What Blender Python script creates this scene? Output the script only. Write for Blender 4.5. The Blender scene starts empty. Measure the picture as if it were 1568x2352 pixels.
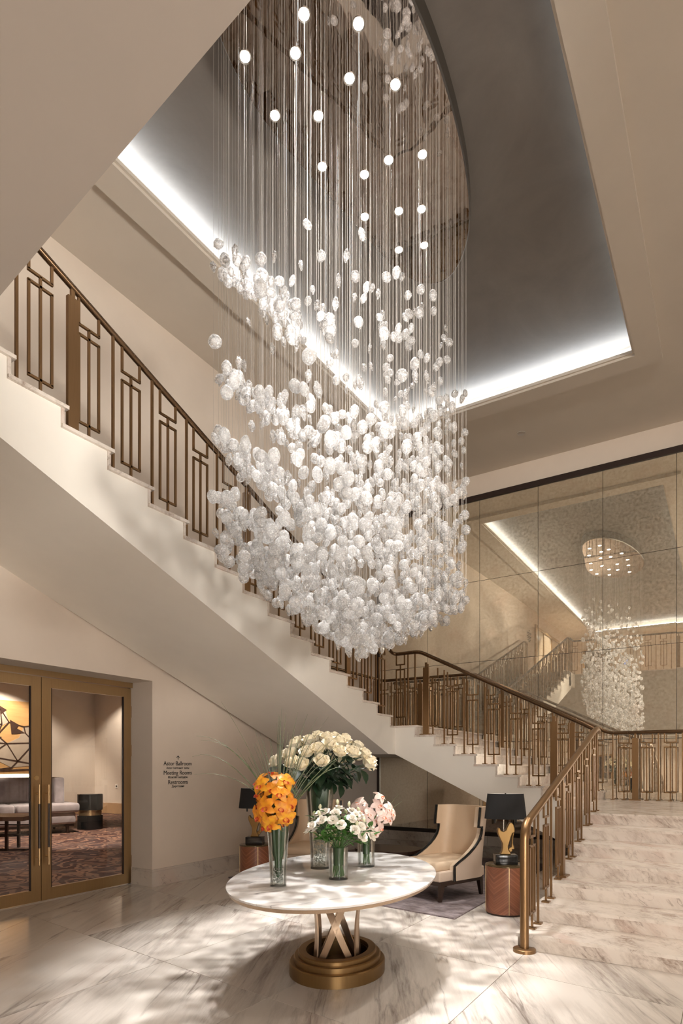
import bpy, math, random
from mathutils import Vector, Matrix, noise as mnoise

R = math.radians
sc = bpy.context.scene
C = sc.collection
random.seed(7)

# ---------------------------------------------------------------- camera
cam_d = bpy.data.cameras.new('camera')
cam = bpy.data.objects.new('camera', cam_d)
C.objects.link(cam)
cam.location = (0, 0, 1.64)
cam.rotation_euler = (R(90), 0, R(32.3))
cam_d.sensor_fit = 'HORIZONTAL'
cam_d.sensor_width = 24.0
cam_d.lens = 24.0 * 1405 / 1568
cam_d.shift_x = 0.0
cam_d.shift_y = (1760 - 1176) / 1568
cam_d.clip_start = 0.02
sc.camera = cam

# ---------------------------------------------------------------- world, exposure
w = bpy.data.worlds.new('world')
sc.world = w
w.use_nodes = True
w.node_tree.nodes['Background'].inputs[0].default_value = (1.0, 0.9, 0.78, 1)
w.node_tree.nodes['Background'].inputs[1].default_value = 0.05
sc.view_settings.view_transform = 'Standard'
sc.view_settings.look = 'None'
sc.view_settings.gamma = 1.0
sc.view_settings.use_curve_mapping = False
sc.view_settings.exposure = 0.0
sc.cycles.caustics_reflective = False
sc.cycles.caustics_refractive = False
sc.cycles.max_bounces = 10
sc.cycles.diffuse_bounces = 6
sc.cycles.glossy_bounces = 5
sc.cycles.transmission_bounces = 8
sc.cycles.transparent_max_bounces = 12
sc.cycles.sample_clamp_indirect = 6.0

KEY_W = 2300.0        # the two strongest chandelier spots
SPOT_W = 590.0         # each of the other chandelier spots
DOWN_W = 150.0        # each ceiling downlight
LED_E = 42.0          # cove strip emission
LOBBY_E = 1.1         # lobby ceiling light panels
WARM = (1.0, 0.90, 0.79)
NEUT = (1.0, 0.97, 0.94)

def area(name, loc, aim, sx, sy, e, col):
    L = bpy.data.lights.new(name, 'AREA'); L.shape = 'RECTANGLE'; L.size = sx; L.size_y = sy; L.energy = e; L.color = col
    o = bpy.data.objects.new(name, L); C.objects.link(o); o.location = loc
    o.rotation_euler = (Vector(aim) - Vector(loc)).to_track_quat('-Z', 'Y').to_euler()
    return o
# added fill lamps, out of view to the right and behind, no real fittings
area('hall_fill', (4.1, 3.2, 2.3), (-5.5, 7.6, 3.9), 5.0, 2.2, 60, (1.0, 0.94, 0.87))  # added soft fill towards the left wall and stairs
def fill_spot(name, loc, aim, e, cone, col, soft):
    L = bpy.data.lights.new(name, 'SPOT'); L.energy = e; L.color = col; L.spot_size = R(cone); L.spot_blend = 1.0; L.shadow_soft_size = soft
    o = bpy.data.objects.new(name, L); C.objects.link(o); o.location = loc
    o.rotation_euler = (Vector(aim) - Vector(loc)).to_track_quat('-Z', 'Y').to_euler()
    return o
fill_spot('gallery_fill_spot', (3.6, -3.5, 6.2), (-2.6, 12.0, 4.0), 4600, 44, (1.0, 0.94, 0.85), 0.4)  # unseen fill lamp, added to brighten the mirror wall
fill_spot('hall_fill_spot', (4.1, 2.6, 3.0), (-6.3, 5.6, 6.5), 4000, 50, (1.0, 0.94, 0.86), 0.7)  # unseen fill lamp, added for the upper left wall and stair side
fill_spot('lobby_fill_spot', (3.8, -2.5, 2.5), (-3.0, 9.1, 1.5), 1300, 32, (1.0, 0.95, 0.88), 0.8)  # unseen fill lamp, added to lift the middle stair side
area('lobby_fill', (3.9, -2.0, 1.7), (-5.5, 6.5, 1.2), 3.2, 1.7, 380, (1.0, 0.93, 0.86))  # unseen area fill, added for the wall and seating under the stairs

# ---------------------------------------------------------------- helpers
class MB:
    def __init__(self):
        self.v = []; self.f = []; self.m = []; self.mi = 0
    def add(self, vs, fs):
        b = len(self.v)
        self.v += [tuple(p) for p in vs]
        self.f += [tuple(i + b for i in q) for q in fs]
        self.m += [self.mi] * len(fs)
        return self
    def obox(self, c, ex, ey, ez):
        c = Vector(c); ex = Vector(ex); ey = Vector(ey); ez = Vector(ez)
        vs = [c + sx * ex + sy * ey + sz * ez for sz in (-1, 1) for sy in (-1, 1) for sx in (-1, 1)]
        return self.add(vs, [(0, 2, 3, 1), (4, 5, 7, 6), (0, 1, 5, 4), (2, 6, 7, 3), (0, 4, 6, 2), (1, 3, 7, 5)])
    def box(self, x0, y0, z0, x1, y1, z1):
        return self.obox(((x0 + x1) / 2, (y0 + y1) / 2, (z0 + z1) / 2), ((x1 - x0) / 2, 0, 0), (0, (y1 - y0) / 2, 0), (0, 0, (z1 - z0) / 2))
    def bar(self, p, q, wd, ht, up=(0, 0, 1)):
        p = Vector(p); q = Vector(q); d = (q - p)
        L = d.length / 2; d.normalize(); up = Vector(up)
        s = d.cross(up)
        if s.length < 1e-6: s = d.cross(Vector((1, 0, 0)))
        s.normalize(); u = s.cross(d)
        return self.obox((p + q) / 2, d * L, s * wd / 2, u * ht / 2)
    def vbar(self, x, y, z0, z1, e, a, b):
        # upright bar: half size a along e, b across
        n = Vector((-e[1], e[0], 0))
        return self.obox((x, y, (z0 + z1) / 2), Vector((e[0], e[1], 0)) * a, n * b, (0, 0, (z1 - z0) / 2))
    def tube(self, pts, r, n=8, cap=True, ref=None):
        pts = [Vector(p) for p in pts]; k = len(pts)
        rs = r if isinstance(r, (list, tuple)) else [r] * k
        vs = []; nrm = None
        for i, p in enumerate(pts):
            t = (pts[min(i + 1, k - 1)] - pts[max(i - 1, 0)]).normalized()
            if nrm is None:
                a = Vector(ref) if ref else (Vector((0, 0, 1)) if abs(t.z) < 0.9 else Vector((1, 0, 0)))
                nrm = (a - t * a.dot(t)).normalized()
            else:
                nrm = nrm - t * nrm.dot(t)
                nrm = nrm.normalized() if nrm.length > 1e-6 else t.orthogonal().normalized()
            b = t.cross(nrm)
            for j in range(n):
                an = 2 * math.pi * j / n
                vs.append(p + (nrm * math.cos(an) + b * math.sin(an)) * rs[i])
        fs = []
        for i in range(k - 1):
            for j in range(n):
                fs.append((i * n + j, i * n + (j + 1) % n, (i + 1) * n + (j + 1) % n, (i + 1) * n + j))
        if cap:
            fs.append(tuple(range(n - 1, -1, -1)))
            fs.append(tuple((k - 1) * n + j for j in range(n)))
        return self.add(vs, fs)
    def ribbon(self, pts, sides, th):
        # flat strip of thickness th: pts centre line, sides = half width vectors
        pts = [Vector(p) for p in pts]; k = len(pts); vs = []
        for i, p in enumerate(pts):
            t = (pts[min(i + 1, k - 1)] - pts[max(i - 1, 0)]).normalized()
            s = Vector(sides[i]); nn = t.cross(s).normalized() * th / 2
            vs += [p - s - nn, p + s - nn, p + s + nn, p - s + nn]
        fs = []
        for i in range(k - 1):
            for j in range(4):
                a = i * 4 + j; b = i * 4 + (j + 1) % 4
                fs.append((a, b, b + 4, a + 4))
        fs += [(3, 2, 1, 0), (k * 4 - 4, k * 4 - 3, k * 4 - 2, k * 4 - 1)]
        return self.add(vs, fs)
    def lathe(self, prof, n=32, c=(0, 0, 0), sx=1.0, sy=1.0, closed=False):
        vs = []; k = len(prof)
        for (r, z) in prof:
            for j in range(n):
                a = 2 * math.pi * j / n
                vs.append((c[0] + r * sx * math.cos(a), c[1] + r * sy * math.sin(a), c[2] + z))
        fs = []
        for i in range(k if closed else k - 1):
            for j in range(n):
                i2 = (i + 1) % k
                fs.append((i * n + j, i * n + (j + 1) % n, i2 * n + (j + 1) % n, i2 * n + j))
        if not closed:
            if prof[0][0] > 1e-4: fs.append(tuple(range(n - 1, -1, -1)))
            if prof[-1][0] > 1e-4: fs.append(tuple((k - 1) * n + j for j in range(n)))
        return self.add(vs, fs)
    def ell(self, prof, n=48, c=(0, 0, 0)):
        # lathe of ellipses: prof = [(a, b, z)], closed loop of rings with caps
        vs = []; k = len(prof)
        for (a, b, z) in prof:
            for j in range(n):
                t = 2 * math.pi * j / n
                vs.append((c[0] + a * math.cos(t), c[1] + b * math.sin(t), c[2] + z))
        fs = []
        for i in range(k - 1):
            for j in range(n):
                fs.append((i * n + j, i * n + (j + 1) % n, (i + 1) * n + (j + 1) % n, (i + 1) * n + j))
        fs.append(tuple(range(n - 1, -1, -1)))
        fs.append(tuple((k - 1) * n + j for j in range(n)))
        return self.add(vs, fs)
    def prism(self, poly, ext):
        n = len(poly); ext = Vector(ext)
        vs = [Vector(p) for p in poly] + [Vector(p) + ext for p in poly]
        fs = [tuple(range(n - 1, -1, -1)), tuple(range(n, 2 * n))]
        for i in range(n):
            j = (i + 1) % n
            fs.append((i, j, n + j, n + i))
        return self.add(vs, fs)
    def grid(self, rows, flip=False):
        k = len(rows); n = len(rows[0])
        vs = [p for r in rows for p in r]; fs = []
        for i in range(k - 1):
            for j in range(n - 1):
                q = (i * n + j, i * n + j + 1, (i + 1) * n + j + 1, (i + 1) * n + j)
                fs.append(q[::-1] if flip else q)
        return self.add(vs, fs)
    def mesh(self, name, mats, smooth=False, fix=True):
        me = bpy.data.meshes.new(name)
        me.from_pydata(self.v, [], self.f)
        if not isinstance(mats, (list, tuple)): mats = [mats]
        for m in mats: me.materials.append(m)
        if len(mats) > 1: me.polygons.foreach_set('material_index', self.m)
        if fix:
            import bmesh
            bm = bmesh.new(); bm.from_mesh(me)
            bmesh.ops.recalc_face_normals(bm, faces=bm.faces); bm.to_mesh(me); bm.free()
        if smooth:
            me.polygons.foreach_set('use_smooth', [True] * len(me.polygons))
            me.set_sharp_from_angle(angle=0.7)
        me.update()
        return me
    def build(self, name, mats, parent=None, smooth=False, fix=True):
        return put(name, self.mesh(name, mats, smooth, fix), parent)

def put(name, me, parent=None, loc=None, rot=None):
    o = bpy.data.objects.new(name, me)
    C.objects.link(o)
    if parent: o.parent = parent
    if loc: o.location = loc
    if rot: o.rotation_euler = rot
    return o

def tag(o, label=None, cat=None, group=None, kind=None):
    if label: o['label'] = label
    if cat: o['category'] = cat
    if group: o['group'] = group
    if kind: o['kind'] = kind
    return o

def thing(name, label, cat, loc=(0, 0, 0), rz=0, group=None):
    o = bpy.data.objects.new(name, None)
    C.objects.link(o)
    o.empty_display_size = 0.1
    o.location = loc; o.rotation_euler = (0, 0, rz)
    return tag(o, label, cat, group)

def shell(name):
    o = bpy.data.objects.new(name, None); C.objects.link(o)
    o['kind'] = 'structure'
    return o

def copy_tree(o, parent=None):
    c = o.copy(); C.objects.link(c)
    if parent: c.parent = parent
    for ch in list(o.children): copy_tree(ch, c)
    return c

# ---------------------------------------------------------------- materials
class NT:
    def __init__(self, name):
        self.m = bpy.data.materials.new(name); self.m.use_nodes = True
        self.t = self.m.node_tree; self.t.nodes.clear()
        self.out = self.t.nodes.new('ShaderNodeOutputMaterial')
    def n(self, typ, ins=None, **kw):
        nd = self.t.nodes.new('ShaderNode' + typ)
        for k, v in kw.items(): setattr(nd, k, v)
        for k, v in (ins or {}).items():
            s = nd.inputs[k]
            if hasattr(v, 'is_output'): self.t.links.new(v, s)
            else: s.default_value = v
        return nd
    def ramp(self, fac, stops):
        nd = self.t.nodes.new('ShaderNodeValToRGB'); self.t.links.new(fac, nd.inputs[0])
        e = nd.color_ramp.elements
        while len(e) < len(stops): e.new(0.5)
        for el, (p, c) in zip(e, stops):
            el.position = p; el.color = (c, c, c, 1) if not isinstance(c, tuple) else (*c, 1)
        return nd.outputs[0]
    def mix(self, fac, a, b, bt='MIX'):
        nd = self.t.nodes.new('ShaderNodeMix'); nd.data_type = 'RGBA'; nd.blend_type = bt
        for i, v in ((0, fac), (6, a), (7, b)):
            if hasattr(v, 'is_output'): self.t.links.new(v, nd.inputs[i])
            elif i == 0: nd.inputs[0].default_value = v
            else: nd.inputs[i].default_value = (*v, 1)
        return nd.outputs[2]
    def math(self, op, a, b=0.0):
        nd = self.t.nodes.new('ShaderNodeMath'); nd.operation = op
        for i, v in ((0, a), (1, b)):
            if hasattr(v, 'is_output'): self.t.links.new(v, nd.inputs[i])
            else: nd.inputs[i].default_value = v
        return nd.outputs[0]
    def done(self, shader):
        self.t.links.new(shader, self.out.inputs[0]); return self.m

def plain(name, col, rough=0.5, metal=0.0, var=0.0, vscale=6.0, spec=0.5, bump=0.0, bscale=200.0, stretch=None, sheen=0.0):
    t = NT(name)
    ins = {'Roughness': rough, 'Metallic': metal, 'Specular IOR Level': spec}
    pos = None
    if var or bump:
        pos = t.n('TexCoord').outputs['Object']
        if stretch:
            pos = t.n('Mapping', {'Vector': pos, 'Scale': stretch}).outputs[0]
    if var:
        nz = t.n('TexNoise', {'Vector': pos, 'Scale': vscale, 'Detail': 5.0, 'Roughness': 0.6}).outputs[0]
        f = t.ramp(nz, [(0.3, 0.0), (0.7, 1.0)])
        ins['Base Color'] = t.mix(f, tuple(c * (1 - var) for c in col), tuple(min(1, c * (1 + var)) for c in col))
    else:
        ins['Base Color'] = (*col, 1)
    if bump:
        nb = t.n('TexNoise', {'Vector': pos, 'Scale': bscale, 'Detail': 3.0}).outputs[0]
        ins['Normal'] = t.n('Bump', {'Height': nb, 'Strength': bump, 'Distance': 0.01}).outputs[0]
    if sheen:
        ins['Sheen Weight'] = sheen
    return t.done(t.n('BsdfPrincipled', ins).outputs[0])

def emit(name, col, s):
    t = NT(name)
    return t.done(t.n('Emission', {'Color': (*col, 1), 'Strength': s}).outputs[0])

def marble(name, base, smoke, vein, along, scale=1.0, rough=0.2, smoke_amt=0.8, vein_amt=0.85, per_obj=True, pink=0.25, stretch=0.16, lo=0.47):
    t = NT(name)
    pos = t.n('NewGeometry').outputs['Position']
    if per_obj:
        rnd = t.n('ObjectInfo').outputs['Random']
        off = t.n('CombineXYZ', {'X': t.math('MULTIPLY', rnd, 47.0), 'Y': t.math('MULTIPLY', rnd, 83.0), 'Z': t.math('MULTIPLY', rnd, 31.0)}).outputs[0]
        pos = t.n('VectorMath', {0: pos, 1: off}, operation='ADD').outputs[0]
    d = Vector(along).normalized(); e1 = d.orthogonal().normalized(); e3 = d.cross(e1)
    dt = lambda v, k: t.math('MULTIPLY', t.n('VectorMath', {0: pos, 1: tuple(v)}, operation='DOT_PRODUCT').outputs['Value'], k)
    mp = t.n('CombineXYZ', {'X': dt(e1, scale), 'Y': dt(d, scale * stretch), 'Z': dt(e3, scale)}).outputs[0]
    wob = t.n('TexNoise', {'Vector': mp, 'Scale': 1.3, 'Detail': 3.0, 'Roughness': 0.55}).outputs['Color']
    wob = t.n('VectorMath', {0: wob, 1: (0.5, 0.5, 0.5)}, operation='SUBTRACT').outputs[0]
    wob = t.n('VectorMath', {0: wob, 'Scale': 0.35}, operation='SCALE').outputs[0]
    wp = t.n('VectorMath', {0: mp, 1: wob}, operation='ADD').outputs[0]
    n1 = t.n('TexNoise', {'Vector': wp, 'Scale': 2.0, 'Detail': 10.0, 'Roughness': 0.70}).outputs[0]
    n2 = t.n('TexNoise', {'Vector': wp, 'Scale': 1.8, 'Detail': 5.0, 'Roughness': 0.5}).outputs[0]
    n3 = t.n('TexNoise', {'Vector': mp, 'Scale': 0.8, 'Detail': 2.0}).outputs[0]
    n4 = t.n('TexNoise', {'Vector': wp, 'Scale': 11.0, 'Detail': 8.0, 'Roughness': 0.75}).outputs[0]
    big = t.ramp(n3, [(0.34, 0.0), (0.56, 1.0)])
    sm = t.ramp(n1, [(lo, 0.0), (lo + 0.21, 1.0)])
    fine = t.ramp(n4, [(0.36, 0.12), (0.62, 1.0)])
    sm = t.math('MULTIPLY', t.math('MULTIPLY', sm, fine), smoke_amt)
    sm = t.math('MINIMUM', t.math('MULTIPLY', sm, t.math('ADD', t.math('MULTIPLY', big, 0.75), 0.25)), 0.92)
    vn = t.math('ABSOLUTE', t.math('SUBTRACT', n2, 0.5))
    vn = t.ramp(vn, [(0.0, 1.0), (0.012, 0.0)])
    vn = t.math('MULTIPLY', t.math('MULTIPLY', vn, fine), vein_amt)
    vn = t.math('MULTIPLY', vn, t.ramp(n1, [(0.42, 0.0), (0.56, 1.0)]))
    c = t.mix(sm, base, smoke)
    pk = t.ramp(t.n('TexNoise', {'Vector': wp, 'Scale': 1.1, 'Detail': 4.0}).outputs[0], [(0.56, 0.0), (0.72, 1.0)])
    c = t.mix(t.math('MULTIPLY', pk, pink), c, (0.52, 0.33, 0.26))
    c = t.mix(vn, c, vein)
    return t.done(t.n('BsdfPrincipled', {'Base Color': c, 'Roughness': rough, 'Specular IOR Level': 0.5}).outputs[0])

def bronze(name, col, rough=0.33):
    t = NT(name)
    pos = t.n('TexCoord').outputs['Object']
    st = t.n('Mapping', {'Vector': pos, 'Scale': (60, 60, 2.0)}).outputs[0]
    nz = t.n('TexNoise', {'Vector': st, 'Scale': 2.0, 'Detail': 4.0}).outputs[0]
    c = t.mix(nz, tuple(x * 0.88 for x in col), tuple(x * 1.12 for x in col))
    rg = t.ramp(nz, [(0.3, rough - 0.03), (0.7, rough + 0.04)])
    return t.done(t.n('BsdfPrincipled', {'Base Color': c, 'Metallic': 0.9, 'Roughness': rg}).outputs[0])

def thin_glass(name, tint=(1, 1, 1), refl=1.0):
    t = NT(name)
    fr = t.n('Fresnel', {'IOR': 1.45}).outputs[0]
    fr = t.math('MINIMUM', t.math('MULTIPLY', fr, refl), 0.9)
    tr = t.n('BsdfTransparent', {'Color': (*tint, 1)}).outputs[0]
    gl = t.n('BsdfGlossy', {'Color': (1, 1, 1, 1), 'Roughness': 0.01}).outputs[0]
    return t.done(t.n('MixShader', {0: fr, 1: tr, 2: gl}).outputs[0])

M = {}
M['wall'] = plain('cream_wall_paint', (0.70, 0.61, 0.52), 0.65, var=0.03, vscale=1.5)
M['white'] = plain('ivory_stair_paint', (0.88, 0.84, 0.77), 0.6, var=0.02, vscale=2)
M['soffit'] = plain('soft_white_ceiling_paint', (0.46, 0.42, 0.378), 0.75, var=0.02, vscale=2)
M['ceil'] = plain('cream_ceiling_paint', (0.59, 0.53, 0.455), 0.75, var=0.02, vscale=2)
M['floor'] = marble('floor_marble', (0.70, 0.645, 0.585), (0.23, 0.19, 0.165), (0.17, 0.14, 0.125), (-0.49, 0.87, 0), 1.15, 0.16, smoke_amt=1.1, stretch=0.10, lo=0.45)
M['tread'] = marble('stair_marble', (0.76, 0.69, 0.62), (0.33, 0.25, 0.20), (0.25, 0.185, 0.15), (0.66, -0.40, -0.66), 2.6, 0.18, smoke_amt=1.1, pink=0.5, stretch=0.10, lo=0.43)
M['base'] = marble('baseboard_marble', (0.60, 0.54, 0.48), (0.30, 0.25, 0.22), (0.22, 0.18, 0.16), (0.5, 0.7, -0.5), 2.0, 0.25, smoke_amt=1.2, stretch=0.12)
M['top'] = marble('table_marble', (0.86, 0.84, 0.82), (0.30, 0.29, 0.29), (0.16, 0.155, 0.16), (0.55, 0.84, 0), 1.5, 0.10, smoke_amt=1.1, pink=0.0, per_obj=False, stretch=0.22, lo=0.49)
M['grout'] = plain('floor_joint', (0.30, 0.26, 0.22), 0.8)
M['bronze'] = bronze('brushed_bronze', (0.25, 0.15, 0.072))
M['bronze_dark'] = bronze('dark_bronze_rail', (0.13, 0.078, 0.042), 0.24)
M['door_bronze'] = bronze('door_bronze', (0.44, 0.30, 0.155), 0.36)
M['base_bronze'] = bronze('table_base_bronze', (0.25, 0.155, 0.065), 0.38)
M['ribbon'] = bronze('table_ribbon_bronze', (0.47, 0.35, 0.25), 0.36)
M['brass'] = bronze('pale_brass', (0.62, 0.45, 0.24), 0.3)
M['black'] = plain('black_lacquer', (0.012, 0.012, 0.012), 0.12)
M['darkwood'] = plain('dark_stained_wood', (0.035, 0.018, 0.012), 0.35, var=0.2, stretch=(3, 3, 30))
M['frame_dark'] = plain('dark_mirror_frame', (0.025, 0.014, 0.011), 0.35)
M['leather'] = plain('cream_leather', (0.66, 0.51, 0.36), 0.48, var=0.03, bump=0.05, bscale=300)
M['leather_out'] = plain('pale_leather', (0.62, 0.50, 0.40), 0.5, var=0.03, bump=0.05, bscale=300)
M['shade'] = plain('black_lampshade_fabric', (0.012, 0.012, 0.013), 0.85, bump=0.2, bscale=500)
M['shade_in'] = plain('white_lampshade_lining', (0.75, 0.72, 0.68), 0.8)
M['gold'] = bronze('gilded_metal', (0.24, 0.145, 0.055), 0.33)
M['steel'] = plain('brushed_steel', (0.6, 0.58, 0.55), 0.25, 1.0)
M['text'] = plain('black_vinyl_lettering', (0.02, 0.018, 0.016), 0.6)
M['velvet'] = plain('grey_velvet', (0.34, 0.29, 0.29), 0.8, var=0.18, vscale=5, sheen=0.6)
M['velvet_dark'] = plain('dark_wood_sofa_shell', (0.06, 0.025, 0.018), 0.35)
M['plywood'] = plain('honey_wood_panel', (0.55, 0.31, 0.12), 0.45, var=0.12, vscale=2.5, stretch=(1, 0.7, 8))
M['panel_grey'] = plain('grey_marquetry', (0.42, 0.34, 0.26), 0.5, var=0.06)
M['panel_dark'] = plain('dark_marquetry', (0.045, 0.02, 0.012), 0.5)
M['green'] = plain('bright_leaf', (0.075, 0.20, 0.035), 0.45, var=0.3, vscale=12)
M['leafdark'] = plain('dark_rose_leaf', (0.012, 0.035, 0.014), 0.42, var=0.4, vscale=14)
M['wrap'] = plain('leaf_wrap', (0.010, 0.045, 0.008), 0.4, var=0.5, vscale=3, stretch=(14, 14, 0.6))
M['stem'] = plain('flower_stem', (0.07, 0.15, 0.04), 0.5, var=0.2)
M['rose'] = plain('ivory_rose_petal', (0.93, 0.86, 0.69), 0.55, var=0.05, vscale=20)
M['lisi'] = plain('white_petal', (0.90, 0.86, 0.78), 0.55, var=0.05, vscale=20)
M['pinkp'] = plain('blush_orchid_petal', (0.90, 0.72, 0.66), 0.5, var=0.08, vscale=20)
M['pinklip'] = plain('blush_orchid_lip', (0.72, 0.28, 0.16), 0.5, var=0.3, vscale=90)
M['orlip'] = plain('orange_orchid_lip', (0.50, 0.07, 0.025), 0.5, var=0.5, vscale=80)
M['blade'] = plain('grass_blade', (0.125, 0.15, 0.075), 0.5, var=0.25, vscale=3)
M['glass'] = thin_glass('vase_glass', (0.95, 0.97, 0.96), 0.75)
M['water'] = thin_glass('water', (0.97, 0.985, 0.98), 0.8)
M['pane'] = thin_glass('door_glass', (0.93, 0.92, 0.90), 0.8)
M['gel'] = thin_glass('gel_bead', (0.92, 0.94, 0.94), 3.0)
M['screen_blue'] = emit('lift_screen', (0.25, 0.4, 1.0), 1.6)
M['sign_orange'] = plain('orange_sign_label', (0.6, 0.22, 0.03), 0.5)
M['led'] = emit('cove_led', (0.86, 0.93, 1.0), LED_E)
M['led_dim'] = emit('cove_led_dim', (0.86, 0.93, 1.0), LED_E * 0.25)
M['lobby_led'] = emit('lobby_light_panel', (1.0, 0.92, 0.83), LOBBY_E)
M['bulb'] = emit('spot_lens', (1.0, 0.92, 0.86), 60.0)
M['downlens'] = emit('downlight_lens', (1.0, 0.85, 0.68), 10.0)
M['backlight'] = emit('panel_backlight', (1.0, 0.82, 0.58), 14.0)

def m_orange():
    t = NT('orange_orchid_petal')
    rnd = t.n('ObjectInfo').outputs['Random']
    nz = t.n('TexNoise', {'Vector': t.n('TexCoord').outputs['Object'], 'Scale': 22.0, 'Detail': 3.0}).outputs[0]
    a = t.mix(rnd, (0.82, 0.31, 0.012), (0.88, 0.46, 0.02))
    c = t.mix(t.ramp(nz, [(0.4, 0.0), (0.7, 1.0)]), a, (0.72, 0.20, 0.02))
    return t.done(t.n('BsdfPrincipled', {'Base Color': c, 'Roughness': 0.45}).outputs[0])
M['orange'] = m_orange()

def m_plaster():
    t = NT('grey_plaster')
    pos = t.n('NewGeometry').outputs['Position']
    a = t.n('TexNoise', {'Vector': pos, 'Scale': 0.9, 'Detail': 8.0, 'Roughness': 0.65, 'Distortion': 0.6}).outputs[0]
    b = t.n('TexNoise', {'Vector': pos, 'Scale': 30.0, 'Detail': 4.0}).outputs[0]
    c = t.mix(t.ramp(a, [(0.3, 0.0), (0.7, 1.0)]), (0.125, 0.11, 0.095), (0.19, 0.17, 0.15))
    c = t.mix(t.math('MULTIPLY', b, 0.35), c, (0.14, 0.125, 0.11))
    return t.done(t.n('BsdfPrincipled', {'Base Color': c, 'Roughness': 0.55}).outputs[0])
M['plaster'] = m_plaster()

def m_mirror():
    t = NT('antique_mirror')
    pos = t.n('NewGeometry').outputs['Position']
    rnd = t.n('ObjectInfo').outputs['Random']
    off = t.n('CombineXYZ', {'X': t.math('MULTIPLY', rnd, 20.0), 'Z': t.math('MULTIPLY', rnd, 50.0)}).outputs[0]
    pos = t.n('VectorMath', {0: pos, 1: off}, operation='ADD').outputs[0]
    a = t.n('TexNoise', {'Vector': pos, 'Scale': 1.6, 'Detail': 8.0, 'Roughness': 0.7}).outputs[0]
    b = t.n('TexNoise', {'Vector': pos, 'Scale': 20.0, 'Detail': 6.0, 'Roughness': 0.72}).outputs[0]
    g = t.n('TexNoise', {'Vector': pos, 'Scale': 2.3, 'Detail': 3.0}).outputs[0]
    c = t.mix(t.ramp(a, [(0.3, 0.0), (0.7, 1.0)]), (0.92, 0.84, 0.69), (0.98, 0.91, 0.77))
    cd = t.mix(t.ramp(b, [(0.38, 1.0), (0.58, 0.0)]), (0.95, 0.86, 0.68), (0.40, 0.32, 0.21))
    c = t.mix(t.math('MULTIPLY', t.ramp(g, [(0.5, 0.0), (0.7, 1.0)]), 0.35), c, (0.86, 0.66, 0.52))
    c = t.mix(t.ramp(b, [(0.38, 0.30), (0.58, 0.0)]), c, (0.62, 0.54, 0.40))
    ref = t.n('BsdfPrincipled', {'Base Color': c, 'Metallic': 1.0, 'Roughness': 0.008}).outputs[0]
    dif = t.n('BsdfPrincipled', {'Base Color': cd, 'Roughness': 0.5}).outputs[0]
    return t.done(t.n('MixShader', {0: 0.22, 1: ref, 2: dif}).outputs[0])
M['mirror'] = m_mirror()

def m_polished():
    t = NT('polished_canopy')
    pos = t.n('NewGeometry').outputs['Position']
    nz = t.n('TexNoise', {'Vector': pos, 'Scale': 5.0, 'Detail': 2.0}).outputs[0]
    bp = t.n('Bump', {'Height': nz, 'Strength': 0.012, 'Distance': 0.05}).outputs[0]
    return t.done(t.n('BsdfPrincipled', {'Base Color': (0.55, 0.49, 0.45, 1), 'Metallic': 1.0, 'Roughness': 0.02, 'Normal': bp}).outputs[0])
M['polished'] = m_polished()

def m_crystal(name, frost):
    t = NT(name)
    co = t.n('NewGeometry').outputs['Position']
    v = t.n('TexVoronoi', {'Vector': co, 'Scale': 62.0}).outputs['Distance']
    f = t.ramp(v, [(0.15, min(1.0, frost + 0.42)), (0.6, frost)])
    nz = t.n('TexNoise', {'Vector': co, 'Scale': 70.0, 'Detail': 1.0}).outputs[0]
    bp = t.n('Bump', {'Height': nz, 'Strength': 0.25, 'Distance': 0.01}).outputs[0]
    gl = t.n('BsdfGlass', {'Color': (1, 1, 1, 1), 'Roughness': 0.02, 'IOR': 1.48, 'Normal': bp}).outputs[0]
    tp = t.n('BsdfTransparent', {'Color': (1, 1, 1, 1)}).outputs[0]
    gl = t.n('MixShader', {0: 0.28, 1: gl, 2: tp}).outputs[0]
    df = t.n('BsdfDiffuse', {'Color': (0.96, 0.95, 0.94, 1)}).outputs[0]
    tl = t.n('BsdfTranslucent', {'Color': (0.97, 0.96, 0.95, 1)}).outputs[0]
    fz = t.n('MixShader', {0: 0.62, 1: df, 2: tl}).outputs[0]
    return t.done(t.n('MixShader', {0: f, 1: gl, 2: fz}).outputs[0])
M['pebble'] = m_crystal('bubbled_crystal', 0.22)
M['facet'] = m_crystal('clear_crystal', 0.10)
M['wire'] = plain('fine_steel_wire', (0.42, 0.39, 0.36), 0.4, 0.3)

def m_rug():
    t = NT('mauve_rug')
    pos = t.n('NewGeometry').outputs['Position']
    st = t.n('Mapping', {'Vector': pos, 'Scale': (9, 70, 40), 'Rotation': (0, 0, R(8))}).outputs[0]
    a = t.n('TexNoise', {'Vector': st, 'Scale': 1.0, 'Detail': 6.0, 'Roughness': 0.7}).outputs[0]
    c = t.mix(t.ramp(a, [(0.36, 0.0), (0.62, 1.0)]), (0.085, 0.065, 0.07), (0.30, 0.25, 0.255))
    bp = t.n('Bump', {'Height': a, 'Strength': 0.3, 'Distance': 0.004}).outputs[0]
    return t.done(t.n('BsdfPrincipled', {'Base Color': c, 'Roughness': 0.85, 'Normal': bp}).outputs[0])
M['rug'] = m_rug()

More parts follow.
